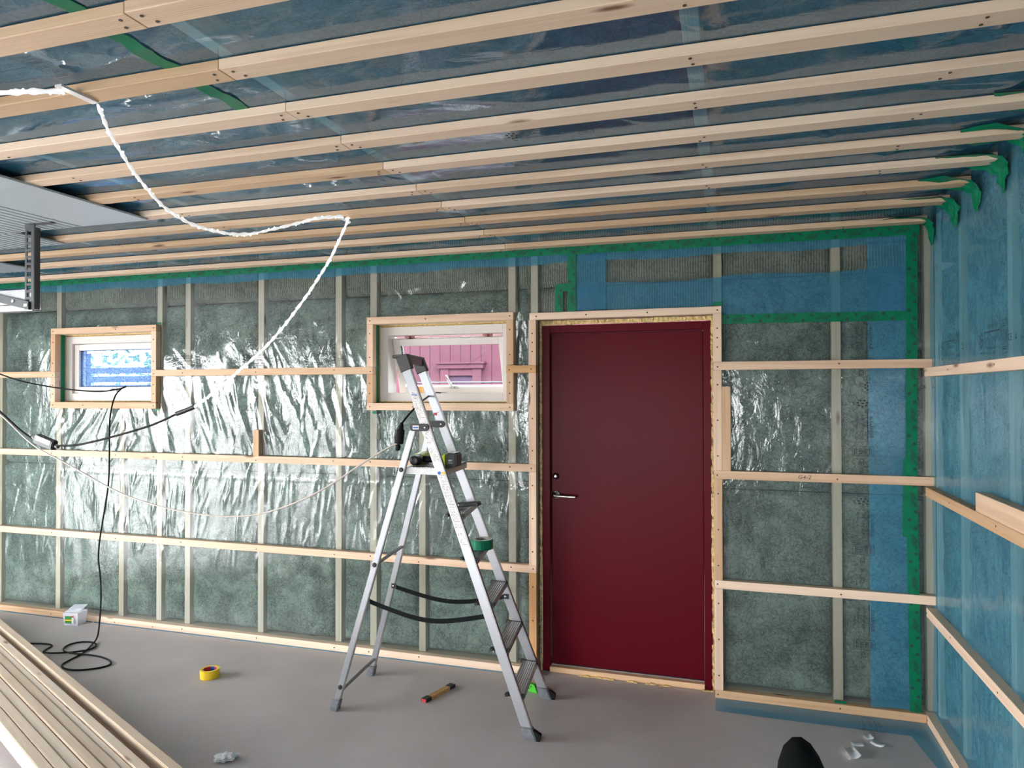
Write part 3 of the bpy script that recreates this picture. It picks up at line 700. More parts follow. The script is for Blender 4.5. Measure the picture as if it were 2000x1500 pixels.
for z0_, h_ in ((.002, .043), (.539, .045), (1.144, .047), (1.745, .045)):
    beam('batten' if z0_ > .1 else 'bottom_plate', xb0, XR-.0005, -6.4, -.0465 if z0_ > .1 else -.002, z0_, z0_+h_, WOOD, wallr)
    for a_, b_ in rst: RSC.append(((a_+b_)/2, z0_+.023+random.uniform(-.008, .008)))
beam('batten', xb0+.001, XR-.0005, -3.2, -.808, 1.1915, 1.268, WOOD, wallr)
bm = bmesh.new()
for y_, z_ in RSC: lathe(bm, [(.0045, 0), (.0045, .0012), (.002, .0014)], T(xb0+.0006, y_, z_) @ Matrix.Rotation(-PI/2, 4, 'Y'), 8)
link('screw_heads', frombm(bm, 'screw_heads', SCREW), wallr, kind='stuff')

# ------------------------------------------------------------------ ceiling
rows = [-.12, -.500, -.790, -1.087, -1.370, -1.663, -1.955, -2.245, -2.535, -2.826, -3.12, -3.41, -3.70, -4.0, -4.3, -4.6, -4.9, -5.2]
JX = [-1.268, -1.265, -1.262, -1.262, -1.255, -1.256, -1.262, -1.277, -1.278, -1.288]+[-1.27]*10
CS = []
for i, y in enumerate(rows):
    jx = JX[i]; dz = random.uniform(-.001, .001)
    beam('ceiling_batten', XL+.05, jx-.001, y, y+.070, 2.519+dz, 2.5465+dz, WOODC, ceiling)
    beam('ceiling_batten', jx+.001, .934, y-.001, y+.069, 2.519, 2.5465, WOODC, ceiling)
    for xx in (-4.87, -3.67, -2.47, -.09, .55):
        CS += [(xx+random.uniform(-.01, .01), y+.018), (xx+random.uniform(-.01, .01), y+.052)]
    CS += [(jx-.03, y+.02), (jx-.045, y+.05), (jx+.03, y+.02), (jx+.045, y+.05)]
bm = bmesh.new()
for x, y in CS: lathe(bm, [(.0045, 0), (.0045, -.0015)], T(x, y, 2.5182), 8)
link('screw_heads', frombm(bm, 'screw_heads', SCREW), ceiling, kind='stuff')
for xx in (-6.07, -4.87, -3.67, -2.47, -1.27, -.09): beam('joist', xx-.022, xx+.022, -6.5, .0, 2.565, 2.695, PLY, ceiling)
cxs = [XR, -.07, -1.25, -2.45, -3.65, -4.85, -6.05, XL]
for k in range(7):
    xa, xz = cxs[k+1]+(.0 if k < 6 else 0), cxs[k]-(.044 if k else 0)
    for ya_, yz_ in ((-1.17, -.002), (-2.35, -1.175), (-3.55, -2.355), (-4.75, -3.555)):
        s = random.randint(0, 999)
        def fn(u, v, xa=xa, xz=xz, ya_=ya_, yz_=yz_, s=s):
            Xv = xa+u*(xz-xa); Yv = ya_+v*(yz_-ya_)
            edge = np.minimum(np.minimum(u, 1-u)*(xz-xa), np.minimum(v, 1-v)*(yz_-ya_))
            return Xv, Yv, np.where(edge < 1e-6, 2.69, 2.60+.02*(vnoise(Xv/.1+s, Yv/.1, 5)-.5)+.02*np.exp(-edge/.03))
        link('insulation_batt', gridmesh('insulation_batt', 36, 36, fn, WOOLC), ceiling)
citems = []
for i in range(330):
    # folds mostly along x, a few along the battens' joints
    ang = random.gauss(PI/2-.12, .22) if random.random() < .75 else random.gauss(.4, .3)
    citems.append((random.uniform(-6.2, .9), random.uniform(-4.4, -.1), ang, random.uniform(.2, .8), random.uniform(.012, .035), -random.uniform(.003, .010), random.uniform(-.5, .5)))
nxc, nyc = int(7.5/.014), int(5.3/.013)
Xc, Yc = np.meshgrid(np.linspace(XL, XR-.002, nxc), np.linspace(-5.3, -.005, nyc), indexing='ij')
ry = np.array(rows)+.035
dist = np.min(np.abs(Yc[..., None]-ry[None, None, :]), -1)
pin = np.clip((dist-.03)/.10, 0, 1)
Zc = 2.5485-.004*pin*(.4+1.1*vnoise(Xc/.55+5, Yc/.25, 51))+pin*(.007*(vnoise(Xc/.40, Yc/.14, 52)-.5)+1.05*wrinkles(Xc, Yc, citems))
Zc = np.clip(Zc, 2.534, 2.5615); Zc = np.where(dist < .036, np.maximum(Zc, 2.5475), Zc)
link('vapour_barrier', gridmesh('vapour_barrier', nxc, nyc, lambda u, v: (Xc, Yc, Zc), F_CEIL), ceiling)
# ceiling tapes (seam across the battens and along one batten)
def ceil_at(x, y):
    i = int(np.clip(round((x-XL)/(XR-.002-XL)*(nxc-1)), 0, nxc-1)); j = int(np.clip(round((y+5.3)/5.295*(nyc-1)), 0, nyc-1)); return float(Zc[i, j])
def ctape(pts, wd, lump=.004):
    bm = bmesh.new(); P = []
    for i, (x, y) in enumerate(pts):
        a_ = Vector(pts[max(i-1, 0)]); b_ = Vector(pts[min(i+1, len(pts)-1)]); d_ = (b_-a_).normalized(); n_ = Vector((-d_[1], d_[0]))
        P.append([bm.verts.new((x+n_[0]*wd*s, y+n_[1]*wd*s, ceil_at(x+n_[0]*wd*s, y+n_[1]*wd*s)-.0025-random.random()*lump*.3)) for s in (-.5, -.25, 0, .25, .5)])
    for r0, r1 in zip(P, P[1:]):
        for j in range(4): bm.faces.new((r0[j], r0[j+1], r1[j+1], r1[j]))
    fixn(bm); link('green_tape', frombm(bm, 'green_tape', GREEN, True), ceiling)
ctape([(-1.425+.008*math.sin(i*.9), -3.4+i*.0245) for i in range(53)], .05, .006)
ctape([(-.6+i*.1, -2.158) for i in range(15)], .05, 0)
for (X0, Y0, rt) in ((-1.98, -2.73, 0), (-.72, -1.90, 0), (-3.4, -.95, 0)):
    stamp(lambda x, y, X0=X0, Y0=Y0: (X0+x, Y0+.12-y*1.1, 2.519+.0035), ceiling)
# crumpled tape where batten ends meet the right wall
def lump(y):
    bm = bmesh.new(); nn = 9
    # sheet wraps: from ceiling (x .80) to corner to right wall down to z 2.44
    prof = [(.74, 2.543), (.82, 2.538), (.90, 2.530), (.935, 2.518), (.948, 2.50), (.958, 2.485), (.962, 2.465), (.964, 2.44), (.966, 2.41)]
    P = []
    for k, (x, z) in enumerate(prof):
        hwd = (.045, .085, .080, .072, .070, .068, .060, .045, .012)[k]*random.uniform(.85, 1.15)
        P.append([bm.verts.new((min(x+random.uniform(-.008, .008), .966), min(y+.035+hwd*(j/4-1)*1.0+random.uniform(-.004, .004), -.03), min(z+random.uniform(-.009, .009), 2.545))) for j in range(nn)])
    for r0, r1 in zip(P, P[1:]):
        for j in range(nn-1): bm.faces.new((r0[j], r0[j+1], r1[j+1], r1[j]))
    bmesh.ops.subdivide_edges(bm, edges=bm.edges[:], cuts=1, use_grid_fill=True)
    for v in bm.verts: v.co += Vector((random.uniform(-.003, .001), random.uniform(-.002, .002), random.uniform(-.003, .001)))
    fixn(bm); link('green_tape', frombm(bm, 'green_tape', GREEN, True), ceiling)
for y in rows[:13]: lump(y)
# white boards being mounted under the battens at the left
croot = ceiling
def cboard(x1, y0, y1, ribx, x0=XL+.02):
    bm = bmesh.new(); boxbm(bm, x0, x1, y0, y1, 2.5095, 2.5185)
    x = ribx
    while x > x0+.03:
        boxbm(bm, x-.012, x, y0+.001, y1-.001, 2.5065, 2.5095); x -= .05
    fixn(bm); link('ceiling_board', frombm(bm, 'ceiling_board', CEILW), ceiling)
cboard(-2.695, -1.93, -1.333, -3.12); cboard(-2.695, -2.53, -1.932, -3.12); cboard(-2.695, -3.13, -2.532, -3.12); cboard(-2.695, -3.73, -3.132, -3.12)
cboard(-3.575, -1.331, -1.035, -3.60); cboard(-4.50, -.765, -.44, -4.52)

# ------------------------------------------------------------------ outside
m, nt, b = mat('gravel_yard'); YARD = m
b.inputs['Base Color'].default_value = (.5, .48, .45, 1); b.inputs['Roughness'].default_value = .9
bm = bmesh.new(); boxbm(bm, -40, 30, -40, 40, -.3, -.13); fixn(bm); link('ground', frombm(bm, 'ground', YARD), kind='structure')
REDH = plain('red_siding', (.060, .008, .019), rough=.8, var=.12, scale=12)
house = thing('red_house', (-3.2, 3.2, -.13), 'red board-clad house outside, seen through the tilted-open window', 'building')
bx = -4.2; 
while bx < 1.6:
    beam('siding_board', bx, bx+.118, 3.20, 3.225, -.1, 3.15, REDH, house, bev=.002); bx += .122
bm = bmesh.new(); boxbm(bm, -4.3, 1.7, 3.23, 3.4, -.13, 3.2); fixn(bm); link('house_wall', frombm(bm, 'house_wall', REDH), house)
bm = bmesh.new(); prism(bm, [(-4.6, 2.7, 3.0), (-4.6, 3.5, 3.5), (-4.6, 3.5, 3.4), (-4.6, 2.72, 2.9)], [(2, 2.7, 3.0), (2, 3.5, 3.5), (2, 3.5, 3.4), (2, 2.72, 2.9)]); part('roof_eave', bm, plain('eave_white', (.8, .8, .8), rough=.6), house)
wf = None
bm = bmesh.new(); x0_, x1_, zt = -3.08, -2.60, 1.935
boxbm(bm, x0_, x0_+.10, 3.15, 3.2, .9, zt); boxbm(bm, x1_-.10, x1_, 3.15, 3.2, .9, zt); boxbm(bm, x0_-.03, x1_+.03, 3.13, 3.2, zt, zt+.05); boxbm(bm, x0_-.05, x1_+.05, 3.11, 3.2, zt+.05, zt+.07); boxbm(bm, x0_+.1, x1_-.1, 3.16, 3.2, zt-.08, zt)
part('window_trim', bm, REDH, house)
bm = bmesh.new(); boxbm(bm, x0_+.1, x1_-.1, 3.19, 3.2, .9, zt-.08); part('window_pane', bm, plain('far_glass', (.035, .008, .03), rough=.8), house)
fence = thing('slatted_fence', (-9, 4.5, -.13), 'pale slatted fence outside, seen through the left window', 'fence')
FW = plain('fence_paint', (.07, .075, .09), rough=.7, var=.1)
for k in range(15): beam('slat', -9.2, -3.6, 3.9, 3.925, .2+k*.125, .2+k*.125+.085, FW, fence)
for k in range(5): beam('post', -9.1+k*1.35, -9.02+k*1.35, 3.93, 4.0, -.13, 2.25, FW, fence)
bush = thing('green_bush', (-11.3, 5.2, -.13), 'leafy green bush outside beyond the slatted fence', 'bush')
bm = bmesh.new()
for k in range(700):
    v = Vector((random.gauss(0, 1), random.gauss(0, 1), random.gauss(0, 1))).normalized()*random.uniform(.7, 1)
    c = Vector((-10.6+v.x*1.7, 6.4+v.y*1.0, 1.25+v.z*1.42)); a_ = Vector((random.uniform(-1, 1), random.uniform(-1, 1), random.uniform(-1, 1))).normalized()*.09; b_ = a_.cross(Vector((random.random(), random.random(), 1))).normalized()*.05
    bm.faces.new([bm.verts.new(c+a_), bm.verts.new(c+b_), bm.verts.new(c-a_), bm.verts.new(c-b_)])
link('foliage', frombm(bm, 'foliage', plain('leaf_green', (.16, .32, .08), rough=.6, var=.3)), bush, kind='stuff')

# ------------------------------------------------------------------ stepladder
YC = -.55
def hw(z): return .2325-(.0575)*z/1.86
lad = thing('stepladder', (-1.45, YC, 0), 'aluminium stepladder standing open in front of the red door and window', 'ladder')
def leg(name, xa, xb, side, z0, z1, wd, th):
    """leg whose centre x = xa + xb*z on one side of the ladder"""
    bm = bmesh.new(); A = []
    for z in (z0, z1):
        y = YC+side*hw(z); x = xa+xb*z; h_ = wd/2*math.sqrt(1+xb*xb)
        A.append([(x-h_, y-th/2, z), (x+h_, y-th/2, z), (x+h_, y+th/2, z), (x-h_, y+th/2, z)])
    prism(bm, A[0], A[1]); fixn(bm); bmesh.ops.bevel(bm, geom=bm.edges[:], offset=.003, segments=2, affect='EDGES')
    return link(name, frombm(bm, name, ALU), lad)
def lx(c, z): return c[0]+c[1]*z
NR, FR, NS, FS = (-.928, -.3806), (-.971, -.3976), (-2.002, .2928), (-2.045, .2757)
rails = {}
for nm, c, sd in (('near', NR, -1), ('far', FR, 1)): rails[nm] = leg('rail', c[0], c[1], sd, .03, 1.80, .050, .024)
for nm, c, sd in (('near', NS, -1), ('far', FS, 1)): rails['s'+nm] = leg('rear_leg', c[0], c[1], sd, .03, 1.475 if sd < 0 else 1.47, .034, .022)
# feet
for c, sd, wd in ((NR, -1, .060), (FR, 1, .060), (NS, -1, .042), (FS, 1, .042)):
    bm = bmesh.new(); A = []
    for z in (0.0005, .062):
        y = YC+sd*hw(z); x = lx(c, z); h_ = wd/2*(1.12 if z < .01 else 1); A.append([(x-h_, y-.019, z), (x+h_, y-.019, z), (x+h_, y+.019, z), (x-h_, y+.019, z)])
    prism(bm, A[0], A[1]); fixn(bm); bmesh.ops.bevel(bm, geom=bm.edges[:], offset=.005, segments=2, affect='EDGES'); link('foot', frombm(bm, 'foot', FOOT), lad)
    if c[1] < 0:
        bm = bmesh.new(); xx = lx(c, .03)+wd*.62; y = YC+sd*hw(0); prism(bm, [(xx-.016, y-.012, .0008), (xx+.020, y-.012, .0008), (xx+.026, y-.012, .030), (xx-.01, y-.012, .050)], [(xx-.016, y+.012, .0008), (xx+.020, y+.012, .0008), (xx+.026, y+.012, .030), (xx-.01, y+.012, .050)]); part('rubber_wedge', bm, BLACKR, lad)
# treads
for z in (.203, .413, .627, .843, 1.056):
    bm = bmesh.new(); xn, xf = lx(NR, z), lx(FR, z)-.004; yn, yf = YC-hw(z)+.012, YC+hw(z)-.012; x0_, x1_ = -.044, .036
    def quad(dx0, dx1, z0_, z1_): prism(bm, [(xn+dx0, yn, z0_), (xn+dx1, yn, z0_), (xn+dx1, yn, z1_), (xn+dx0, yn, z1_)], [(xf+dx0, yf, z0_), (xf+dx1, yf, z0_), (xf+dx1, yf, z1_), (xf+dx0, yf, z1_)])
    quad(x0_, x1_, z-.012, z-.003)
    for k in range(7): quad(x0_+.002+k*.0112, x0_+.009+k*.0112, z-.003, z)
    quad(x0_, x0_+.004, z-.026, z-.012); quad(x1_-.004, x1_, z-.030, z-.012)
    tr_ = part('tread', bm, ALUD, lad)
    for (xx, yy, s_) in ((xn, yn, -1), (xf, yf, 1)):
        bm = bmesh.new(); boxbm(bm, xx+x0_-.007, xx+x1_+.005, yy-.003 if s_ < 0 else yy-.007, yy+.007 if s_ < 0 else yy+.003, z-.016, z+.002); part('tread_cap', bm, BLACK, tr_)
        bm = bmesh.new(); boxbm(bm, xx+x0_-.012, xx+x0_+.004, yy-.016 if s_ < 0 else yy-.006, yy+.006 if s_ < 0 else yy+.016, z-.014, z-.001); part('tread_clip', bm, BLACK, tr_)
# platform
z = 1.283; bm = bmesh.new(); yn, yf = YC-hw(z)+.013, YC+hw(z)-.013
prism(bm, [(-1.625, yn, z-.010), (-1.385, yn, z-.010), (-1.385, yn, z), (-1.625, yn, z)], [(-1.655, yf, z-.010), (-1.415, yf, z-.010), (-1.415, yf, z), (-1.655, yf, z)])
for k in range(14):
    a_ = -1.615+k*.0162; prism(bm, [(a_, yn, z), (a_+.009, yn, z), (a_+.009, yn, z+.002), (a_, yn, z+.002)], [(a_-.03, yf, z), (a_-.021, yf, z), (a_-.021, yf, z+.002), (a_-.03, yf, z+.002)])
boxbm(bm, -1.63, -1.385, yn-.001, yn+.004, z-.034, z-.002); boxbm(bm, -1.66, -1.415, yf-.004, yf+.001, z-.034, z-.002)
prism(bm, [(-1.389, yn, z-.034), (-1.385, yn, z-.034), (-1.385, yn, z), (-1.389, yn, z)], [(-1.419, yf, z-.034), (-1.415, yf, z-.034), (-1.415, yf, z), (-1.419, yf, z)])
prism(bm, [(-1.629, yn, z-.034), (-1.625, yn, z-.034), (-1.625, yn, z), (-1.629, yn, z)], [(-1.659, yf, z-.034), (-1.655, yf, z-.034), (-1.655, yf, z), (-1.659, yf, z)])
part('platform', bm, ALUD, lad)
# top handle
bm = bmesh.new()
for c, sd in ((NR, -1), (FR, 1)):
    A = []
    for z in (1.785, 1.862):
        y = YC+sd*hw(z); x = lx(c, z); A.append([(x-.031, y-.017, z-.012), (x+.031, y-.017, z+.012), (x+.031, y+.017, z+.012), (x-.031, y+.017, z-.012)])
    prism(bm, A[0], A[1])
z = 1.862; yn, yf = YC-hw(z), YC+hw(z); xn, xf = lx(NR, z), lx(FR, z)
prism(bm, [(xn-.052, yn-.015, z-.012), (xn+.034, yn-.015, z-.002), (xn+.036, yn-.015, z+.010), (xn-.052, yn-.015, z+.004)], [(xf-.040, yf+.015, z-.012), (xf+.034, yf+.015, z-.002), (xf+.036, yf+.015, z+.010), (xf-.040, yf+.015, z+.004)])
prism(bm, [(xn+.012, yn, z-.040), (xn+.034, yn, z-.040), (xn+.030, yn, z), (xn+.008, yn, z)], [(xf+.012, yf, z-.040), (xf+.034, yf, z-.040), (xf+.030, yf, z), (xf+.008, yf, z)])
fixn(bm); bmesh.ops.bevel(bm, geom=bm.edges[:], offset=.003, segments=1, affect='EDGES'); link('top_handle', frombm(bm, 'top_handle', plain('charcoal_plastic', (.05, .047, .045), rough=.5)), lad)
# hinge plates
for c, s_, sd, xo in ((NR, NS, -1, 0), (FR, FS, 1, .0)):
    z = 1.492; y = YC+sd*hw(z)-.0155*(1 if sd < 0 else 1); xr_ = lx(c, z); xs_ = lx(s_, z)
    bm = bmesh.new(); n_ = 8; A = []
    xa, xb = (xr_-.085, xr_+.022) if sd < 0 else (xr_-.085, xr_+.020)
    for i in range(n_+1): t_ = PI/2+PI*i/n_; A.append((xa+.018+.018*math.cos(t_), z+.019*math.sin(t_)))
    for i in range(n_+1): t_ = -PI/2+PI*i/n_; A.append((xb-.018+.018*math.cos(t_), z+.019*math.sin(t_)))
    prism(bm, [(x, y-.006, q_) for x, q_ in A], [(x, y+.004, q_) for x, q_ in A]); hp = part('hinge_plate', bm, BLACK, lad)
    bm = bmesh.new(); lathe(bm, [(.006, 0), (.006, .003), (.003, .004)], T(xb-.020, y-.006, z) @ RX, 12); part('rivet', bm, CHROME, hp)
    if sd < 0:
        bm = bmesh.new(); boxbm(bm, xa+.018, xa+.052, y-.0068, y-.006, z-.010, z+.010); part('hinge_label', bm, WHITEL, hp)
        bm = bmesh.new(); boxbm(bm, xa+.021, xa+.049, y-.0072, y-.0068, z-.005, z+.003); part('hinge_label_mark', bm, BLUEL, hp)
# cross tubes, bolts
for z, zf in ((.775, .745), (.10, .105)):
    zt = z; yn, yf = YC-hw(zt), YC+hw(zt)
    tube('cross_tube', [(lx(NS, zt), yn+.008, zt), (lx(FS, zt), yf-.008, zt)], .0095, TUBE, lad)
for z in (.775, .128, 1.272):
    bm = bmesh.new(); lathe(bm, [(.012, 0), (.012, .004), (.008, .006)], T(lx(NS, z), YC-hw(z)-.011, z) @ RX, 14); part('bolt_cap', bm, BLACK, lad)
# straps
def strap(a_, b_, sag, y_):
    n_ = 22; bm = bmesh.new(); P = []
    for i in range(n_+1):
        t_ = i/n_; x = a_[0]+(b_[0]-a_[0])*t_; z = a_[1]+(b_[1]-a_[1])*t_-sag*4*t_*(1-t_)+.004*math.sin(t_*9); y = y_[0]+(y_[1]-y_[0])*t_
        P.append([bm.verts.new((x, y+dy, z+dz)) for dy, dz in ((-.001, -.012), (.001, -.012), (.001, .012), (-.001, .012))])
    for p_, q_ in zip(P, P[1:]):
        for j in range(4): bm.faces.new((p_[j], p_[(j+1) % 4], q_[(j+1) % 4], q_[j]))
    bm.faces.new(P[0]); bm.faces.new(P[-1][::-1]); return part('strap', bm, STRAP, lad)
s1 = strap((-1.812, .578), (-1.165, .560), .055, (YC-hw(.57)+.013, YC-hw(.57)+.013))
s2 = strap((-1.885, .548), (-1.185, .545), .055, (YC+hw(.55)-.013, YC+hw(.55)-.013))
for x, z in ((-1.878, .548), (-1.195, .545)):
    bm = bmesh.new(); boxbm(bm, x-.013, x+.018, YC+hw(.55)-.0175, YC+hw(.55)-.0145, z-.014, z+.013); lathe(bm, [(.006, 0), (.006, .003), (.003, .004)], T(x, YC+hw(.55)-.0175, z) @ RX, 12, mi=1); part('strap_anchor', bm, [BLACK, CHROME], lad)
# safety stickers on the near rail (face y = YC-hw-.012)
def sticker(z0_, z1_, marks, wd=.040):
    bm = bmesh.new(); f = lambda z, s, e: (lx(NR, z)+s*wd/2, YC-hw(z)-.0122-e, z)
    prism(bm, [f(z0_, -1, 0), f(z0_, 1, 0), f(z1_, 1, 0), f(z1_, -1, 0)], [f(z0_, -1, .0006), f(z0_, 1, .0006), f(z1_, 1, .0006), f(z1_, -1, .0006)])
    z = z1_-.012; 
    while z > z0_+.01:
        for s in (-.7, -.35, 0, .35, .7):
            if random.random() < marks:
                a_ = random.uniform(.04, .14); hh = random.uniform(.0015, .004); A = [f(z, s-a_, .0009), f(z, s+a_, .0009), f(z+hh, s+a_, .0009), f(z+hh, s-a_, .0009)]
                fc = bm.faces.new([bm.verts.new(p_) for p_ in A]); fc.material_index = 1
        z -= .0075
    part('safety_sticker', bm, [WHITEL, plain('sticker_ink', (.12, .07, .06))], rails['near'])
sticker(1.40, 1.68, .55); sticker(1.335, 1.44, .75) if False else None
sticker(1.31, 1.46 if False else 1.395, .7); sticker(.98, 1.275, .85); sticker(.90, .975, .6)
bm = bmesh.new(); z = 1.655; V, Fc = textpts('wibe', .018)
me = bpy.data.meshes.new('sticker_text'); me.from_pydata([(lx(NR, z)-.018+v.x, YC-hw(z)-.0135, z+v.y) for v in V], [], Fc); me.materials.append(BLUEL); link('sticker_text', me, rails['near']); bm.free()
bm = bmesh.new(); z = 1.255; boxbm(bm, lx(NR, z)+.004, lx(NR, z)+.020, YC-hw(z)-.0138, YC-hw(z)-.0132, z, z+.014); part('warning_sign', bm, YEL, rails['near'])
bm = bmesh.new(); lathe(bm, [(.009, 0), (.009, .0005)], T(lx(NR, z)-.010, YC-hw(z)-.0132, z+.007) @ RX, 14); part('instruction_sign', bm, BLUEL, rails['near'])
bm = bmesh.new(); z = 1.555; y = YC+hw(z)-.0125; prism(bm, [(lx(FR, z)-.02, y, z-.012), (lx(FR, z)+.0, y, z+.004), (lx(FR, z)+.02, y, z+.014)], [(lx(FR, z)-.02, y-.0006, z-.012), (lx(FR, z)+.0, y-.0006, z+.004), (lx(FR, z)+.02, y-.0006, z+.014)])
boxbm(bm, lx(FR, z)-.02, lx(FR, z)-.002, y-.0006, y, z-.014, z+.002); part('torn_tape', bm, REDL, rails['far'])

# ------------------------------------------------------------------ things on the ladder
dr = thing('impact_driver', (-1.50, -.62, 1.285), 'yellow-green and black cordless driver lying on the ladder platform', 'power tool')
bm = bmesh.new(); Mh = T(-1.585, -.645, 1.318)
lathe(bm, [(.012, -.055), (.020, -.052), (.031, -.02), (.0345, .03), (.0345, .085), (.028, .095)], T(-1.598, -.60, 1.3165) @ RX @ Matrix.Rotation(PI, 4, 'X'), 20); part('body', bm, RYO, dr, True)
bm = bmesh.new(); lathe(bm, [(.018, 0), (.025, .004), (.0245, .022), (.0275, .030), (.028, .058)], T(-1.579, -.712, 1.3165) @ RX @ Matrix.Rotation(PI, 4, 'X'), 20); part('motor_cap', bm, BLACK, dr, True)
bm = bmesh.new(); lathe(bm, [(.005, 0), (.011, .003), (.011, .03)], T(-1.585, -.52, 1.3165) @ RX @ Matrix.Rotation(PI, 4, 'X') , 12); part('chuck', bm, TUBE, dr)
bm = bmesh.new(); lathe(bm, [(.017, 0), (.018, .02), (.0165, .05), (.017, .085)], T(-1.565, -.62, 1.3165) @ Matrix.Rotation(PI/2, 4, 'Y'), 14); part('grip', bm, BLACKR, dr, True)
bm = bmesh.new(); lathe(bm, [(.0165, 0), (.018, .03), (.024, .040)], T(-1.482, -.62, 1.3165) @ Matrix.Rotation(PI/2, 4, 'Y'), 14); part('grip_base', bm, RYO, dr, True)
bm = bmesh.new(); boxbm(bm, -1.444, -1.418, -.662, -.580, 1.2855, 1.350); fixn(bm); bmesh.ops.bevel(bm, geom=bm.edges[:], offset=.008, segments=2, affect='EDGES'); part('battery_mount', bm, RYO, dr)
bm = bmesh.new(); boxbm(bm, -1.418, -1.362, -.664, -.578, 1.2855, 1.356); fixn(bm); bmesh.ops.bevel(bm, geom=bm.edges[:], offset=.007, segments=2, affect='EDGES'); bt_ = part('battery', bm, BLACK, dr)
for k, (tx, sz, zz) in enumerate((('18V', .016, 1.322), ('LITHIUM', .007, 1.312))):
    V, Fc = textpts(tx, sz); me = bpy.data.meshes.new('battery_text'); me.from_pydata([(-1.408+v.x, -.6645, zz+v.y-.01) for v in V], [], Fc); me.materials.append(WHITEL); link('battery_text', me, bt_)

kn = thing('hand_tool', (-1.36, -.56, 1.0585), 'flat black hand tool lying on the highest ladder tread', 'tool')
bm = bmesh.new(); prof = [(-1.445, .010), (-1.41, .016), (-1.372, .022), (-1.30, .024), (-1.268, .022), (-1.262, .010)]
A = [(x, -.60-.012, 1.062+h_*.35+(x+1.445)*.10) for x, h_ in prof]
up_ = [(x, -.60, 1.0585+.002+(x+1.445)*.09+h_) for x, h_ in prof]; lo_ = [(x, -.60, 1.0585+.002+(x+1.445)*.09) for x, h_ in prof[::-1]]
ring = up_+lo_; prism(bm, ring, [(x, y+.045, z) for x, y, z in ring]); fixn(bm); bmesh.ops.bevel(bm, geom=bm.edges[:], offset=.003, segments=1, affect='EDGES'); link('tool_body', frombm(bm, 'tool_body', BLACK), kn)
bm = bmesh.new(); lathe(bm, [(.005, 0), (.005, .002)], T(-1.375, -.601, 1.078) @ RX, 10); part('pivot_bolt', bm, CHROME, kn)

tp = thing('green_tape_roll', (-1.262, -.545, .845), 'roll of green tape on the fourth ladder tread', 'tape')
bm = bmesh.new(); n_ = 8
ro = [(.060*math.cos(2*PI*i/n_+.3), .060*math.sin(2*PI*i/n_+.3)) for i in range(n_)]
def ring_h(bm, ro, ri, z0_, z1_, c):
    o0 = [bm.verts.new((c[0]+x, c[1]+y, z0_)) for x, y in ro]; o1 = [bm.verts.new((c[0]+x, c[1]+y, z1_)) for x, y in ro]
    i0 = [bm.verts.new((c[0]+x, c[1]+y, z0_)) for x, y in ri]; i1 = [bm.verts.new((c[0]+x, c[1]+y, z1_)) for x, y in ri]; k = len(ro)
    for i in range(k):
        j = (i+1) % k
        bm.faces.new((o0[i], o0[j], o1[j], o1[i])).material_index = 0; bm.faces.new((i1[i], i1[j], i0[j], i0[i])).material_index = 2
        bm.faces.new((o1[i], o1[j], i1[j], i1[i])).material_index = 1; bm.faces.new((o0[j], o0[i], i0[i], i0[j])).material_index = 1
n_ = 24
def oct_(r_, i): t_ = 2*PI*i/n_; k = round(t_/(PI/4))*PI/4; return r_*(.35+.65*math.cos(PI/8)/max(.92, math.cos(((t_+PI/8) % (PI/4))-PI/8)))
ro = [(oct_(.060, i)*math.cos(2*PI*i/n_), oct_(.060, i)*math.sin(2*PI*i/n_)) for i in range(n_)]; ri = [(.036*math.cos(2*PI*i/n_), .036*math.sin(2*PI*i/n_)) for i in range(n_)]
ring_h(bm, ro, ri, .8460, .897, (-1.262, -.545)); link('tape', frombm(bm, 'tape', [GREEN, PAPER, CARD]), tp)
bm = bmesh.new(); ri2 = [(.034*math.cos(2*PI*i/n_), .034*math.sin(2*PI*i/n_)) for i in range(n_)]; ring_h(bm, [(x*.999, y*.999) for x, y in ri], ri2, .8462, .8965, (-1.262, -.545)); link('cardboard_core', frombm(bm, 'cardboard_core', [CARD, CARD, CARD]), tp)

# ------------------------------------------------------------------ cables
sk = thing('extension_socket', (-1.66, -.72, 1.45), 'black rubber cable socket hanging beside the ladder top', 'cable socket')
Ms = T(-1.655, -.72, 1.44) @ Matrix.Rotation(math.radians(10), 4, 'Y')
bm = bmesh.new(); lathe(bm, [(.007, .075), (.011, .06), (.013, .045), (.021, .035), (.023, .0), (.024, -.03), (.021, -.036)][::-1], Ms, 18); part('socket_body', bm, BLACKR, sk, True)
bm = bmesh.new(); lathe(bm, [(.006, -.075), (.013, -.068), (.013, -.050), (.008, -.04)], Ms, 14); part('socket_cap', bm, BLACKR, sk, True)
tube('cap_strap', [tuple(Ms @ Vector(p_)) for p_ in ((-.008, 0, .06), (-.026, 0, .045), (-.030, 0, .0), (-.02, 0, -.045), (-.008, 0, -.06))], .002, BLACKR, sk)
tube('cable', [tuple(Ms @ Vector((0, 0, .07))), (-1.62, -.70, 1.55), (-1.585, -.60, 1.625), (-1.66, -.30, 1.660), (-1.78, -.05, 1.672), (-1.74, .09, 1.668), (-1.70, .14, 1.66)], .0052, BLACKR, sk)
tg = tube('beige_cable', [(-1.667, -.72, 1.405), (-1.70, -.73, 1.395), (-1.88, -.75, 1.285), (-2.07, -.75, 1.16), (-2.32, -.75, 1.045), (-2.59, -.75, .975), (-2.93, -.75, .975), (-3.26, -.75, 1.02), (-3.53, -.75, 1.09), (-3.89, -.78, 1.26), (-4.10, -.80, 1.34), (-4.45, -.75, 1.55), (-5.2, -.75, 2.0), (-5.9, -.75, 2.45)], .0048, BEIGE)
tg['label'] = 'long beige cable sagging across the left part of the wall'; tg['category'] = 'cable'
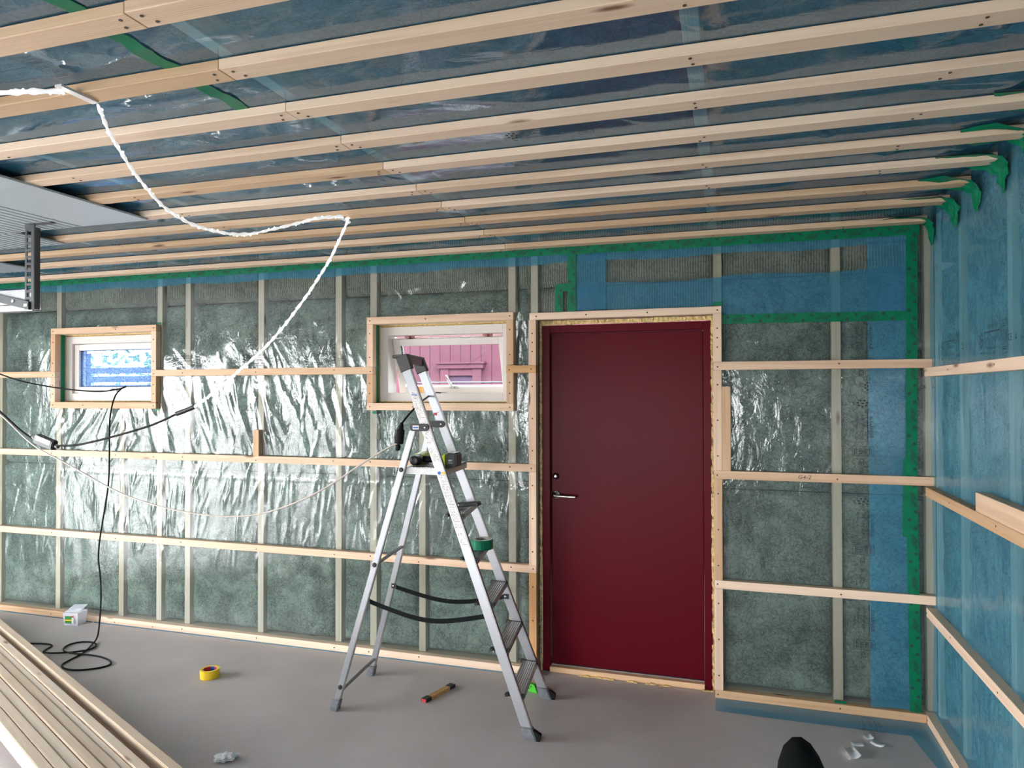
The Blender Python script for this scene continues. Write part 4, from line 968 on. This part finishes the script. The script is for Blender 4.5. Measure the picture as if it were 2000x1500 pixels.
bm = bmesh.new(); boxbm(bm, -1.765, -1.735, -.060, -.0465, 1.658, 1.700)
fixn(bm); ot = link('orange_tag', frombm(bm, 'orange_tag', ORANGE)); ot.location = (-.147, .12, .01); ot['label'] = 'small orange wooden block standing on the open window sill'; ot['category'] = 'block'
bc = tube('black_cable', [(-5.4, -.30, 1.92), (-5.05, -.26, 1.783), (-4.75, -.16, 1.715), (-4.47, -.12, 1.685), (-4.34, -.06, 1.683), (-4.275, .0, 1.70), (-4.245, .028, 1.715), (-4.235, .02, 1.722), (-4.240, -.02, 1.70), (-4.245, -.07, 1.65), (-4.235, -.12, 1.50), (-4.17, -.18, 1.30), (-4.16, -.19, 1.05), (-4.19, -.20, .85), (-4.23, -.22, .55), (-4.19, -.23, .40), (-4.15, -.26, .25), (-4.12, -.30, .10), (-4.09, -.34, .02),
    (-4.05, -.42, .006), (-3.97, -.55, .006), (-3.95, -.66, .006), (-3.93, -.76, .006), (-3.80, -.80, .006), (-3.68, -.74, .006), (-3.63, -.66, .006), (-3.70, -.60, .007), (-3.85, -.57, .010), (-4.02, -.60, .014), (-4.12, -.58, .012), (-4.20, -.49, .006), (-4.18, -.40, .006), (-4.06, -.38, .006), (-3.98, -.45, .006), (-3.99, -.54, .010), (-4.10, -.62, .014), (-4.22, -.64, .010), (-4.26, -.58, .006), (-4.28, -.50, .006), (-4.40, -.50, .006), (-4.55, -.56, .006), (-4.7, -.62, .006)], .0052, BLACKR, res=6)
bc['label'] = 'thin black cable hanging from the left window handle, coiled on the floor'; bc['category'] = 'cable'
# LED rope light with its plug, cable and driver box
rl = thing('rope_light', (-1.80, -1.0, 2.5), 'lit white LED rope light strung from the ceiling battens', 'light')
def rope(pts, parent):
    # dense resample by Catmull-Rom
    P = [Vector(p_) for p_ in pts]; P = [P[0]*2-P[1]]+P+[P[-1]*2-P[-2]]; Q = []
    for i in range(1, len(P)-2):
        n_ = max(2, int((P[i+1]-P[i]).length/.011))
        for k in range(n_):
            t_ = k/n_; Q.append(.5*((2*P[i])+(P[i+1]-P[i-1])*t_+(2*P[i-1]-5*P[i]+4*P[i+1]-P[i+2])*t_*t_+(3*P[i]-P[i-1]-3*P[i+1]+P[i+2])*t_**3))
    Q.append(P[-2])
    bm = bmesh.new(); rings = []; bb = bmesh.new()
    for i, c in enumerate(Q):
        d_ = (Q[min(i+1, len(Q)-1)]-Q[max(i-1, 0)]).normalized(); a_ = d_.cross(Vector((.3, .9, .2))).normalized(); b_ = d_.cross(a_)
        r_ = .0078+.0022*math.sin(i*1.3); rings.append([bm.verts.new(c+a_*(r_*math.cos(j*PI/3+i*.45))+b_*(r_*.7*math.sin(j*PI/3+i*.45))) for j in range(6)])
        if i % 3 == 0: 
            o_ = c+a_*(.0055*math.cos(i*1.75))+b_*(.0055*math.sin(i*1.75)); bmesh.ops.create_icosphere(bb, subdivisions=1, radius=.0036, matrix=T(*o_))
    for p_, q_ in zip(rings, rings[1:]):
        for j in range(6): bm.faces.new((p_[j], p_[(j+1) % 6], q_[(j+1) % 6], q_[j])).smooth = True
    bm.faces.new(rings[0]); bm.faces.new(rings[-1][::-1]); fixn(bm)
    o_ = link('rope', frombm(bm, 'rope', ROPE), parent); link('led_beads', frombm(bb, 'led_beads', BEAD), parent, kind='stuff')
rope([(-2.714, -1.0, 1.596), (-2.60, -1.0, 1.668), (-2.455, -1.0, 1.77), (-2.25, -1.0, 1.925), (-2.057, -1.0, 2.127), (-1.90, -1.0, 2.33), (-1.80, -1.0, 2.512)], rl)
rope([(-1.79, -1.00, 2.509), (-1.775, -1.05, 2.51)], rl)
rope([(-1.765, -1.105, 2.512), (-1.84, -1.22, 2.478), (-1.93, -1.38, 2.405), (-1.985, -1.55, 2.345), (-2.01, -1.75, 2.33), (-1.985, -1.95, 2.345), (-1.92, -2.15, 2.395), (-1.83, -2.35, 2.465), (-1.752, -2.472, 2.508)], rl)
rope([(-1.765, -2.575, 2.508), (-1.80, -2.63, 2.49), (-1.90, -2.70, 2.47), (-2.2, -2.85, 2.45), (-2.8, -3.1, 2.47)], rl)
# white clips where the rope is tied to battens
for (x, y) in ((-1.795, -1.03), (-1.757, -2.52)):
    bm = bmesh.new(); boxbm(bm, x-.012, x+.012, y-.075, y+.045, 2.512, 2.5185); fixn(bm); link('clip', frombm(bm, 'clip', WHITEL), rl)
tube('connector', [(-2.83, -1.0, 1.560), (-2.79, -1.0, 1.572), (-2.75, -1.0, 1.585), (-2.714, -1.0, 1.598)], .0125, BLACK, rl)
tube('power_cable', [(-2.83, -1.0, 1.560), (-2.95, -1.0, 1.508), (-3.158, -1.0, 1.454), (-3.40, -1.0, 1.40), (-3.55, -1.0, 1.372), (-3.65, -1.0, 1.372)], .0058, BLACKR, rl)
tube('supply_cable', [(-3.86, -1.0, 1.412), (-3.93, -1.0, 1.440), (-4.11, -1.0, 1.566), (-4.5, -1.05, 1.85), (-5.2, -1.2, 2.3)], .0058, BLACKR, rl)
Mb = T(-3.755, -1.0, 1.392) @ Matrix.Rotation(math.radians(16), 4, 'Y')
bm = bmesh.new(); boxbm(bm, -.075, .075, -.020, .020, -.027, .027, Mx=Mb); boxbm(bm, -.105, -.075, -.011, .011, -.011, .011, Mx=Mb); boxbm(bm, .075, .105, -.011, .011, -.011, .011, Mx=Mb)
fixn(bm); bmesh.ops.bevel(bm, geom=bm.edges[:], offset=.006, segments=2, affect='EDGES'); db = link('driver_box', frombm(bm, 'driver_box', BLACK), rl)
bm = bmesh.new(); boxbm(bm, -.058, .058, -.0212, -.0202, -.004, .024, Mx=Mb); part('driver_label', bm, plain('grey_label', (.42, .38, .37), rough=.5, var=.2, scale=200), db)

# ------------------------------------------------------------------ garage door track end, left
tr = thing('garage_door_track', (-3.3, -1.45, 2.5), 'galvanised garage door track end hung from the ceiling by a dark slotted angle', 'door track')
bm = bmesh.new()
# slotted hanger: two thin flanges with slots
for x0_, x1_ in ((-3.330, -3.318), (-3.290, -3.270)): boxbm(bm, x0_, x1_, -1.46, -1.455, 2.085, 2.490)
z = 2.10
while z < 2.48:
    boxbm(bm, -3.320, -3.288, -1.46, -1.455, z, z+.012); z += .034
boxbm(bm, -3.273, -3.268, -1.46, -1.43, 2.085, 2.490)
boxbm(bm, -3.330, -3.268, -1.462, -1.455, 2.485, 2.507); boxbm(bm, -3.300, -3.16, -1.462, -1.435, 2.5035, 2.5065)
part('slotted_angle', bm, DARKM, tr)
bm = bmesh.new(); boxbm(bm, -6.4, -3.30, -1.452, -1.447, 2.115, 2.19); boxbm(bm, -6.4, -3.30, -1.452, -1.40, 2.186, 2.19); boxbm(bm, -6.4, -3.29, -1.452, -1.40, 2.080, 2.086); boxbm(bm, -6.4, -3.29, -1.406, -1.402, 2.08, 2.118); part('track_rail', bm, GALV, tr)
bm = bmesh.new(); prism(bm, [(-3.295, -1.470, 2.082), (-3.295, -1.470, 2.122), (-3.295, -1.455, 2.122), (-3.295, -1.455, 2.082)], [(-3.60, -1.470, 2.150), (-3.60, -1.470, 2.188), (-3.60, -1.455, 2.188), (-3.60, -1.455, 2.150)]); part('brace', bm, DARKM, tr)
bm = bmesh.new(); boxbm(bm, -3.322, -3.300, -1.4725, -1.4705, 2.098, 2.112); lathe(bm, [(.008, 0), (.008, .004)], T(-3.395, -1.4700, 2.128) @ RX, 12); part('track_bolts', bm, CHROME, tr, kind='stuff')

# ------------------------------------------------------------------ loose timber pile, lower left
dirv = Vector((-.909, .416, 0)).normalized(); perp = Vector((.416, .909, 0)).normalized()
P0 = Vector((-2.715, -1.874, 0))
pos = [(.000, .045, .140, 0), (.047, .045, .140, 0), (.094, .045, .136, .15), (.142, .045, .1405, 0), (.190, .043, .1365, -.1), (.235, .030, .132, 0), (.267, .045, .138, 0), (.356, .045, .140, 1.15)]
desc = ['outermost loose batten of the pile on its left, palest and bluest', 'second loose batten from the left edge of the floor pile', 'third loose batten from the left edge of the floor pile',
        'fourth loose batten from the left edge of the floor pile', 'fifth loose batten from the left edge of the floor pile', 'narrow loose batten lying slightly lower in the floor pile',
        'loose batten just left of the dark gap in the floor pile', 'loose batten right of the dark gap, rightmost of the upper floor pile']
def loose(off, wd, top, skew, label, near=.95, far=3.1, th=.045, m=LOOSE):
    a_ = P0+perp*(off+wd/2)-dirv*near; b_ = P0+perp*(off+wd/2-.010*skew)+dirv*far; c = (a_+b_)/2; d_ = b_-a_; ln = d_.length
    bm = bmesh.new(); boxbm(bm, -ln/2, ln/2, -wd/2+.0008, wd/2-.0008, -th/2, th/2); fixn(bm); bmesh.ops.bevel(bm, geom=bm.edges[:], offset=.0025, segments=2, affect='EDGES')
    o_ = link('loose_batten', frombm(bm, 'loose_batten', m)); o_.location = (c.x, c.y, top-th/2); o_.rotation_euler = (0, 0, math.atan2(d_.y, d_.x))
    o_['label'] = label; o_['category'] = 'timber'; o_['group'] = 'loose battens piled on the floor'
    return o_
for (off, wd, top, sk_), lb in zip(pos, desc): loose(off, wd, top, sk_, lb, near=.95+random.uniform(-.1, .1), far=3.0+random.uniform(-.1, .15), th=round(top-.0948, 4))
for off, lb in ((.0, 'loose batten in the lower layer of the pile, under the left edge'), (.30, 'loose batten in the lower layer, under the right edge of the pile')): pass
for i, (off, lb) in enumerate([(.004, 'lower layer batten under the palest left edge of the pile'), (.10, 'lower layer batten under the middle of the timber pile'), (.20, 'lower layer batten under the narrow batten of the pile'), (.352, 'lower layer batten under the rightmost batten of the pile')]):
    loose(off, .045, .0945, 0 if off < .3 else 1.0, lb, near=.9, far=2.9)
for i, t_ in enumerate((.62, 2.75)):
    c = P0+dirv*t_+perp*.25; bm = bmesh.new(); boxbm(bm, -.155, .155, -.035, .035, 0.001, .0485); fixn(bm); bmesh.ops.bevel(bm, geom=bm.edges[:], offset=.002, segments=1, affect='EDGES')
    o_ = link('bearer_block', frombm(bm, 'bearer_block', WOODO)); o_.location = c; o_.rotation_euler = (0, 0, math.atan2(perp.y, perp.x))
    o_['label'] = ('orange wood block under the pile, seen in its dark gap', 'wood block under the far end of the timber pile', 'wood block under the near end of the timber pile')[i]; o_['category'] = 'timber'

# ------------------------------------------------------------------ small things on the floor
yt = thing('yellow_tape_roll', (-2.935, -.62, 0), 'roll of yellow tape lying on the concrete floor', 'tape')
bm = bmesh.new(); n_ = 32; ro = [(.054*math.cos(2*PI*i/n_), .054*math.sin(2*PI*i/n_)) for i in range(n_)]; ri = [(.0405*math.cos(2*PI*i/n_), .0405*math.sin(2*PI*i/n_)) for i in range(n_)]
ring_h(bm, ro, ri, .0008, .050, (-2.935, -.62)); me = frombm(bm, 'tape', [YEL, YEL, YEL], False); link('tape', me, yt)
bm = bmesh.new(); ri2 = [(.038*math.cos(2*PI*i/n_), .038*math.sin(2*PI*i/n_)) for i in range(n_)]; rc = [(.0404*math.cos(2*PI*i/n_), .0404*math.sin(2*PI*i/n_)) for i in range(n_)]
ring_h(bm, rc, ri2, .0012, .0485, (-2.935, -.62)); 
bm.faces.ensure_lookup_table()
for f in bm.faces:
    c = f.calc_center_median(); an = math.degrees(math.atan2(c.y+.62, c.x+2.935)) % 360
    if f.material_index == 2: f.material_index = 1 if 95 < an < 125 else (0 if (30 < an < 95 or 125 < an < 190) else 2)
    else: f.material_index = 2
link('printed_core', frombm(bm, 'printed_core', [REDL, BLUEL, WHITEL]), yt)

ru = thing('folding_rule', (-1.555, -.44, 0), 'folded wooden ruler with dark metal ends on the floor under the ladder', 'ruler')
Mr = T(-1.553, -.445, 0) @ Matrix.Rotation(math.atan2(.235, .075), 4, 'Z')
for k in range(5):
    bm = bmesh.new(); boxbm(bm, -.118+.002*(k % 2), .118-.002*(k % 2), -.016+k*.0066, -.016+k*.0066+.0060, .001, .018, Mx=Mr); part('rule_leaf', bm, plain('rule_wood', (.50, .27, .10), rough=.5, var=.2, scale=90) if k == 0 else bpy.data.materials['rule_wood'], ru)
for sx_ in (-1, 1):
    bm = bmesh.new(); boxbm(bm, sx_*.100-.022, sx_*.100+.022, -.017, .018, .0008, .0195, Mx=Mr); 
    part('rule_end', bm, plain('rule_dark_end', (.04, .035, .03), rough=.4, metal=.5) if sx_ < 0 else bpy.data.materials['rule_dark_end'], ru)
bm = bmesh.new(); boxbm(bm, -.1235, -.1215, -.014, .012, .002, .0175, Mx=Mr); part('red_tip', bm, REDL, ru)

gt = thing('green_tool', (-1.075, -.255, 0), 'bright green plastic tool on the floor behind the far ladder foot', 'tool')
bm = bmesh.new(); A = [(-.062, 0), (.052, 0), (.030, .042), (-.055, .050)]; Mg = T(-1.085, -.262, .0008) @ Matrix.Rotation(-.25, 4, 'Z')
prism(bm, [Mg @ Vector((x, 0, z)) for x, z in A], [Mg @ Vector((x, .022, z)) for x, z in A]); part('tool_plate', bm, GREENT, gt)
bm = bmesh.new()
for x, z in ((-.02, .016), (.012, .03), (.0, .018)): lathe(bm, [(.004, 0), (.004, .001)], Mg @ T(x, -.0002, z) @ RX, 10)
part('tool_marks', bm, BLACK, gt)

bxt = thing('plastic_tub', (-4.54, -.10, 0), 'small clear plastic tub with green and yellow label by the bottom plate', 'container')
Mt = T(-4.545, -.118, .0008) @ Matrix.Rotation(.18, 4, 'Z')
bm = bmesh.new(); A0 = [(-.052, -.042), (.052, -.042), (.052, .042), (-.052, .042)]; A1 = [(-.060, -.050), (.060, -.050), (.060, .050), (-.060, .050)]
lo = [bm.verts.new(Mt @ Vector((x, y, 0))) for x, y in A0]; hi = [bm.verts.new(Mt @ Vector((x, y, .092))) for x, y in A1]; li = [bm.verts.new(Mt @ Vector((x*.95, y*.95, .092))) for x, y in A1]; bi = [bm.verts.new(Mt @ Vector((x*.95, y*.95, .003))) for x, y in A0]
bm.faces.new(lo[::-1]); bm.faces.new(bi)
for i in range(4): j = (i+1) % 4; bm.faces.new((lo[i], lo[j], hi[j], hi[i])); bm.faces.new((hi[i], hi[j], li[j], li[i])); bm.faces.new((li[i], li[j], bi[j], bi[i]))
part('tub_body', bm, BOXP, bxt)
bm = bmesh.new(); prism(bm, [Mt @ Vector(p_) for p_ in ((-.045, -.049, .095), (.065, -.049, .098), (.065, -.047, .098), (-.045, -.047, .095))], [Mt @ Vector(p_) for p_ in ((-.045, .045, .125), (.065, .045, .130), (.065, .047, .130), (-.045, .047, .125))]); part('tub_lid', bm, BOXP, bxt)
bm = bmesh.new(); yy = -.0485
for x0_, x1_, z0_, z1_, mi in ((-.040, .012, .018, .036, 0), (-.040, .012, .036, .046, 1), (-.040, .012, .046, .070, 0), (.013, .028, .020, .060, 2), (.013, .028, .060, .072, 3)): boxbm(bm, x0_, x1_, yy-.003, yy-.002, z0_, z1_, mi, Mt)
part('tub_label', bm, [GREENL, YEL, WHITEL, REDL], bxt)
tube('tub_handle', [tuple(Mt @ Vector(p_)) for p_ in ((.055, -.02, .004), (.09, -.03, .004), (.125, -.02, .006), (.14, .01, .012), (.12, .03, .02))], .002, WHITEL, bxt)

def scrap(c, w_, h_, rz, curl, label, k):
    nn = 7; bm = bmesh.new(); P = []; Mz = T(*c) @ Matrix.Rotation(rz, 4, 'Z')
    for i in range(nn):
        u_ = i/(nn-1)-.5; P.append([bm.verts.new(Mz @ Vector((u_*w_, v_*h_, .0012+curl*(2*u_)**2+curl*.25*(v_+.5)))) for v_ in (-.5, 0, .5)])
    for a_, b_ in zip(P, P[1:]):
        for j in range(2): bm.faces.new((a_[j], a_[j+1], b_[j+1], b_[j])).smooth = True
    fixn(bm); bmesh.ops.solidify(bm, geom=bm.faces[:], thickness=.0006)
    o_ = link('paper_scrap', frombm(bm, 'paper_scrap', PAPER)); o_['label'] = label; o_['category'] = 'paper'; o_['group'] = 'white paper scraps near the right corner'
scrap((.622, -.285, 0), .040, .045, .2, .008, 'small white paper scrap farthest from the camera, near the blue film flap', 0)
scrap((.562, -.375, 0), .055, .038, .15, .004, 'oblong flat white paper scrap, middle of the four on the floor', 1)
scrap((.655, -.350, 0), .060, .040, -.5, .008, 'curled white paper scrap nearest the right wall', 2)
scrap((.520, -.480, 0), .055, .085, .25, .016, 'largest white paper scrap, curled, nearest the black bag', 3)
bm = bmesh.new(); random.seed(5)
bmesh.ops.create_icosphere(bm, subdivisions=3, radius=1)
for v in bm.verts:
    d_ = v.co.normalized(); s = .72+.55*abs(math.sin(5*d_.x+2)*math.cos(4*d_.y))+random.uniform(-.10, .10); v.co = Vector((d_.x*.052*s, d_.y*.030*s, max(0, d_.z*.016*s+.013)))
for p_ in ((.062, .02, .012), (-.05, -.02, .004)):
    a_ = bm.verts.new(p_); b_ = bm.verts.new((p_[0]*.4, p_[1]-.018, .012)); c_ = bm.verts.new((p_[0]*.4, p_[1]+.02, .014)); bm.faces.new((a_, b_, c_))
fixn(bm); cp = link('crumpled_paper', frombm(bm, 'crumpled_paper', PAPER)); cp.location = (-2.205, -1.37, .0008); cp.rotation_euler = (0, 0, .5); cp['label'] = 'crumpled white paper on the floor right of the timber pile'; cp['category'] = 'paper'

# film flap on the floor in front of the right-hand plate
bm = bmesh.new(); A = [(-.09, -.046), (-.088, -.209), (.2, -.214), (.55, -.213), (.86, -.213), (.905, -.05)]
f = bm.faces.new([bm.verts.new((x, y, .003)) for x, y in A]); bmesh.ops.triangulate(bm, faces=[f]); fixn(bm)
ff = link('film_flap', frombm(bm, 'film_flap', film('vapour_film_floor', (.50, .72, .84), haze=.5, hazecol=(.20, .46, .62), bump=.15, gloss=.6, cap=.1)), wall)
stamp(lambda x, y: (.60+y*1.1, -.055-x*.55, .0036), wall)
bm = bmesh.new(); f = bm.faces.new([bm.verts.new(p_) for p_ in ((.80, -.05, .0045), (.93, -.05, .0045), (.93, -2.6, .0045), (.885, -2.6, .0045), (.875, -.6, .0045))]); bmesh.ops.triangulate(bm, faces=[f]); fixn(bm)
link('film_flap', frombm(bm, 'film_flap', bpy.data.materials['vapour_film_floor']), wallr)
bm = bmesh.new(); boxbm(bm, -6.4, -1.12, -.060, -.046, .0008, .002); fixn(bm); link('film_flap', frombm(bm, 'film_flap', bpy.data.materials['vapour_film_floor']), wall)

# black bag at the bottom edge of the view
bg_ = thing('black_bag', (.21, -1.93, 0), 'rounded black bag at the lower edge of the picture', 'bag')
prof = [(-.075, 0), (-.088, .20), (-.085, .40), (-.078, .545), (-.070, .600), (-.055, .645), (-.030, .672), (-.005, .676), (.022, .660), (.045, .628), (.072, .570), (.098, .49), (.112, .38), (.115, .2), (.105, 0)]
bm = bmesh.new(); lay = []
for dy, sc_ in ((-.07, .80), (-.05, .95), (0, 1), (.05, .95), (.07, .80)):
    lay.append([bm.verts.new((.21+x*sc_-.018, -1.91+dy, .001+z*(.97+.03*sc_) if sc_ > .9 else .001+z*.94)) for x, z in prof])
for a_, b_ in zip(lay, lay[1:]):
    for i in range(len(prof)): j = (i+1) % len(prof); bm.faces.new((a_[i], a_[j], b_[j], b_[i])).smooth = True
bm.faces.new(lay[0]); bm.faces.new(lay[-1][::-1]); part('bag_body', bm, SHOE, bg_)
bm = bmesh.new()
for x, z in ((.185, .655), (.150, .585), (.170, .60), (.21, .615)): lathe(bm, [(.0013, 0), (.0013, .0006)], T(x, -1.9808, z-.02) @ RX, 6)
part('dust_specks', bm, WHITEL, bg_, kind='stuff')
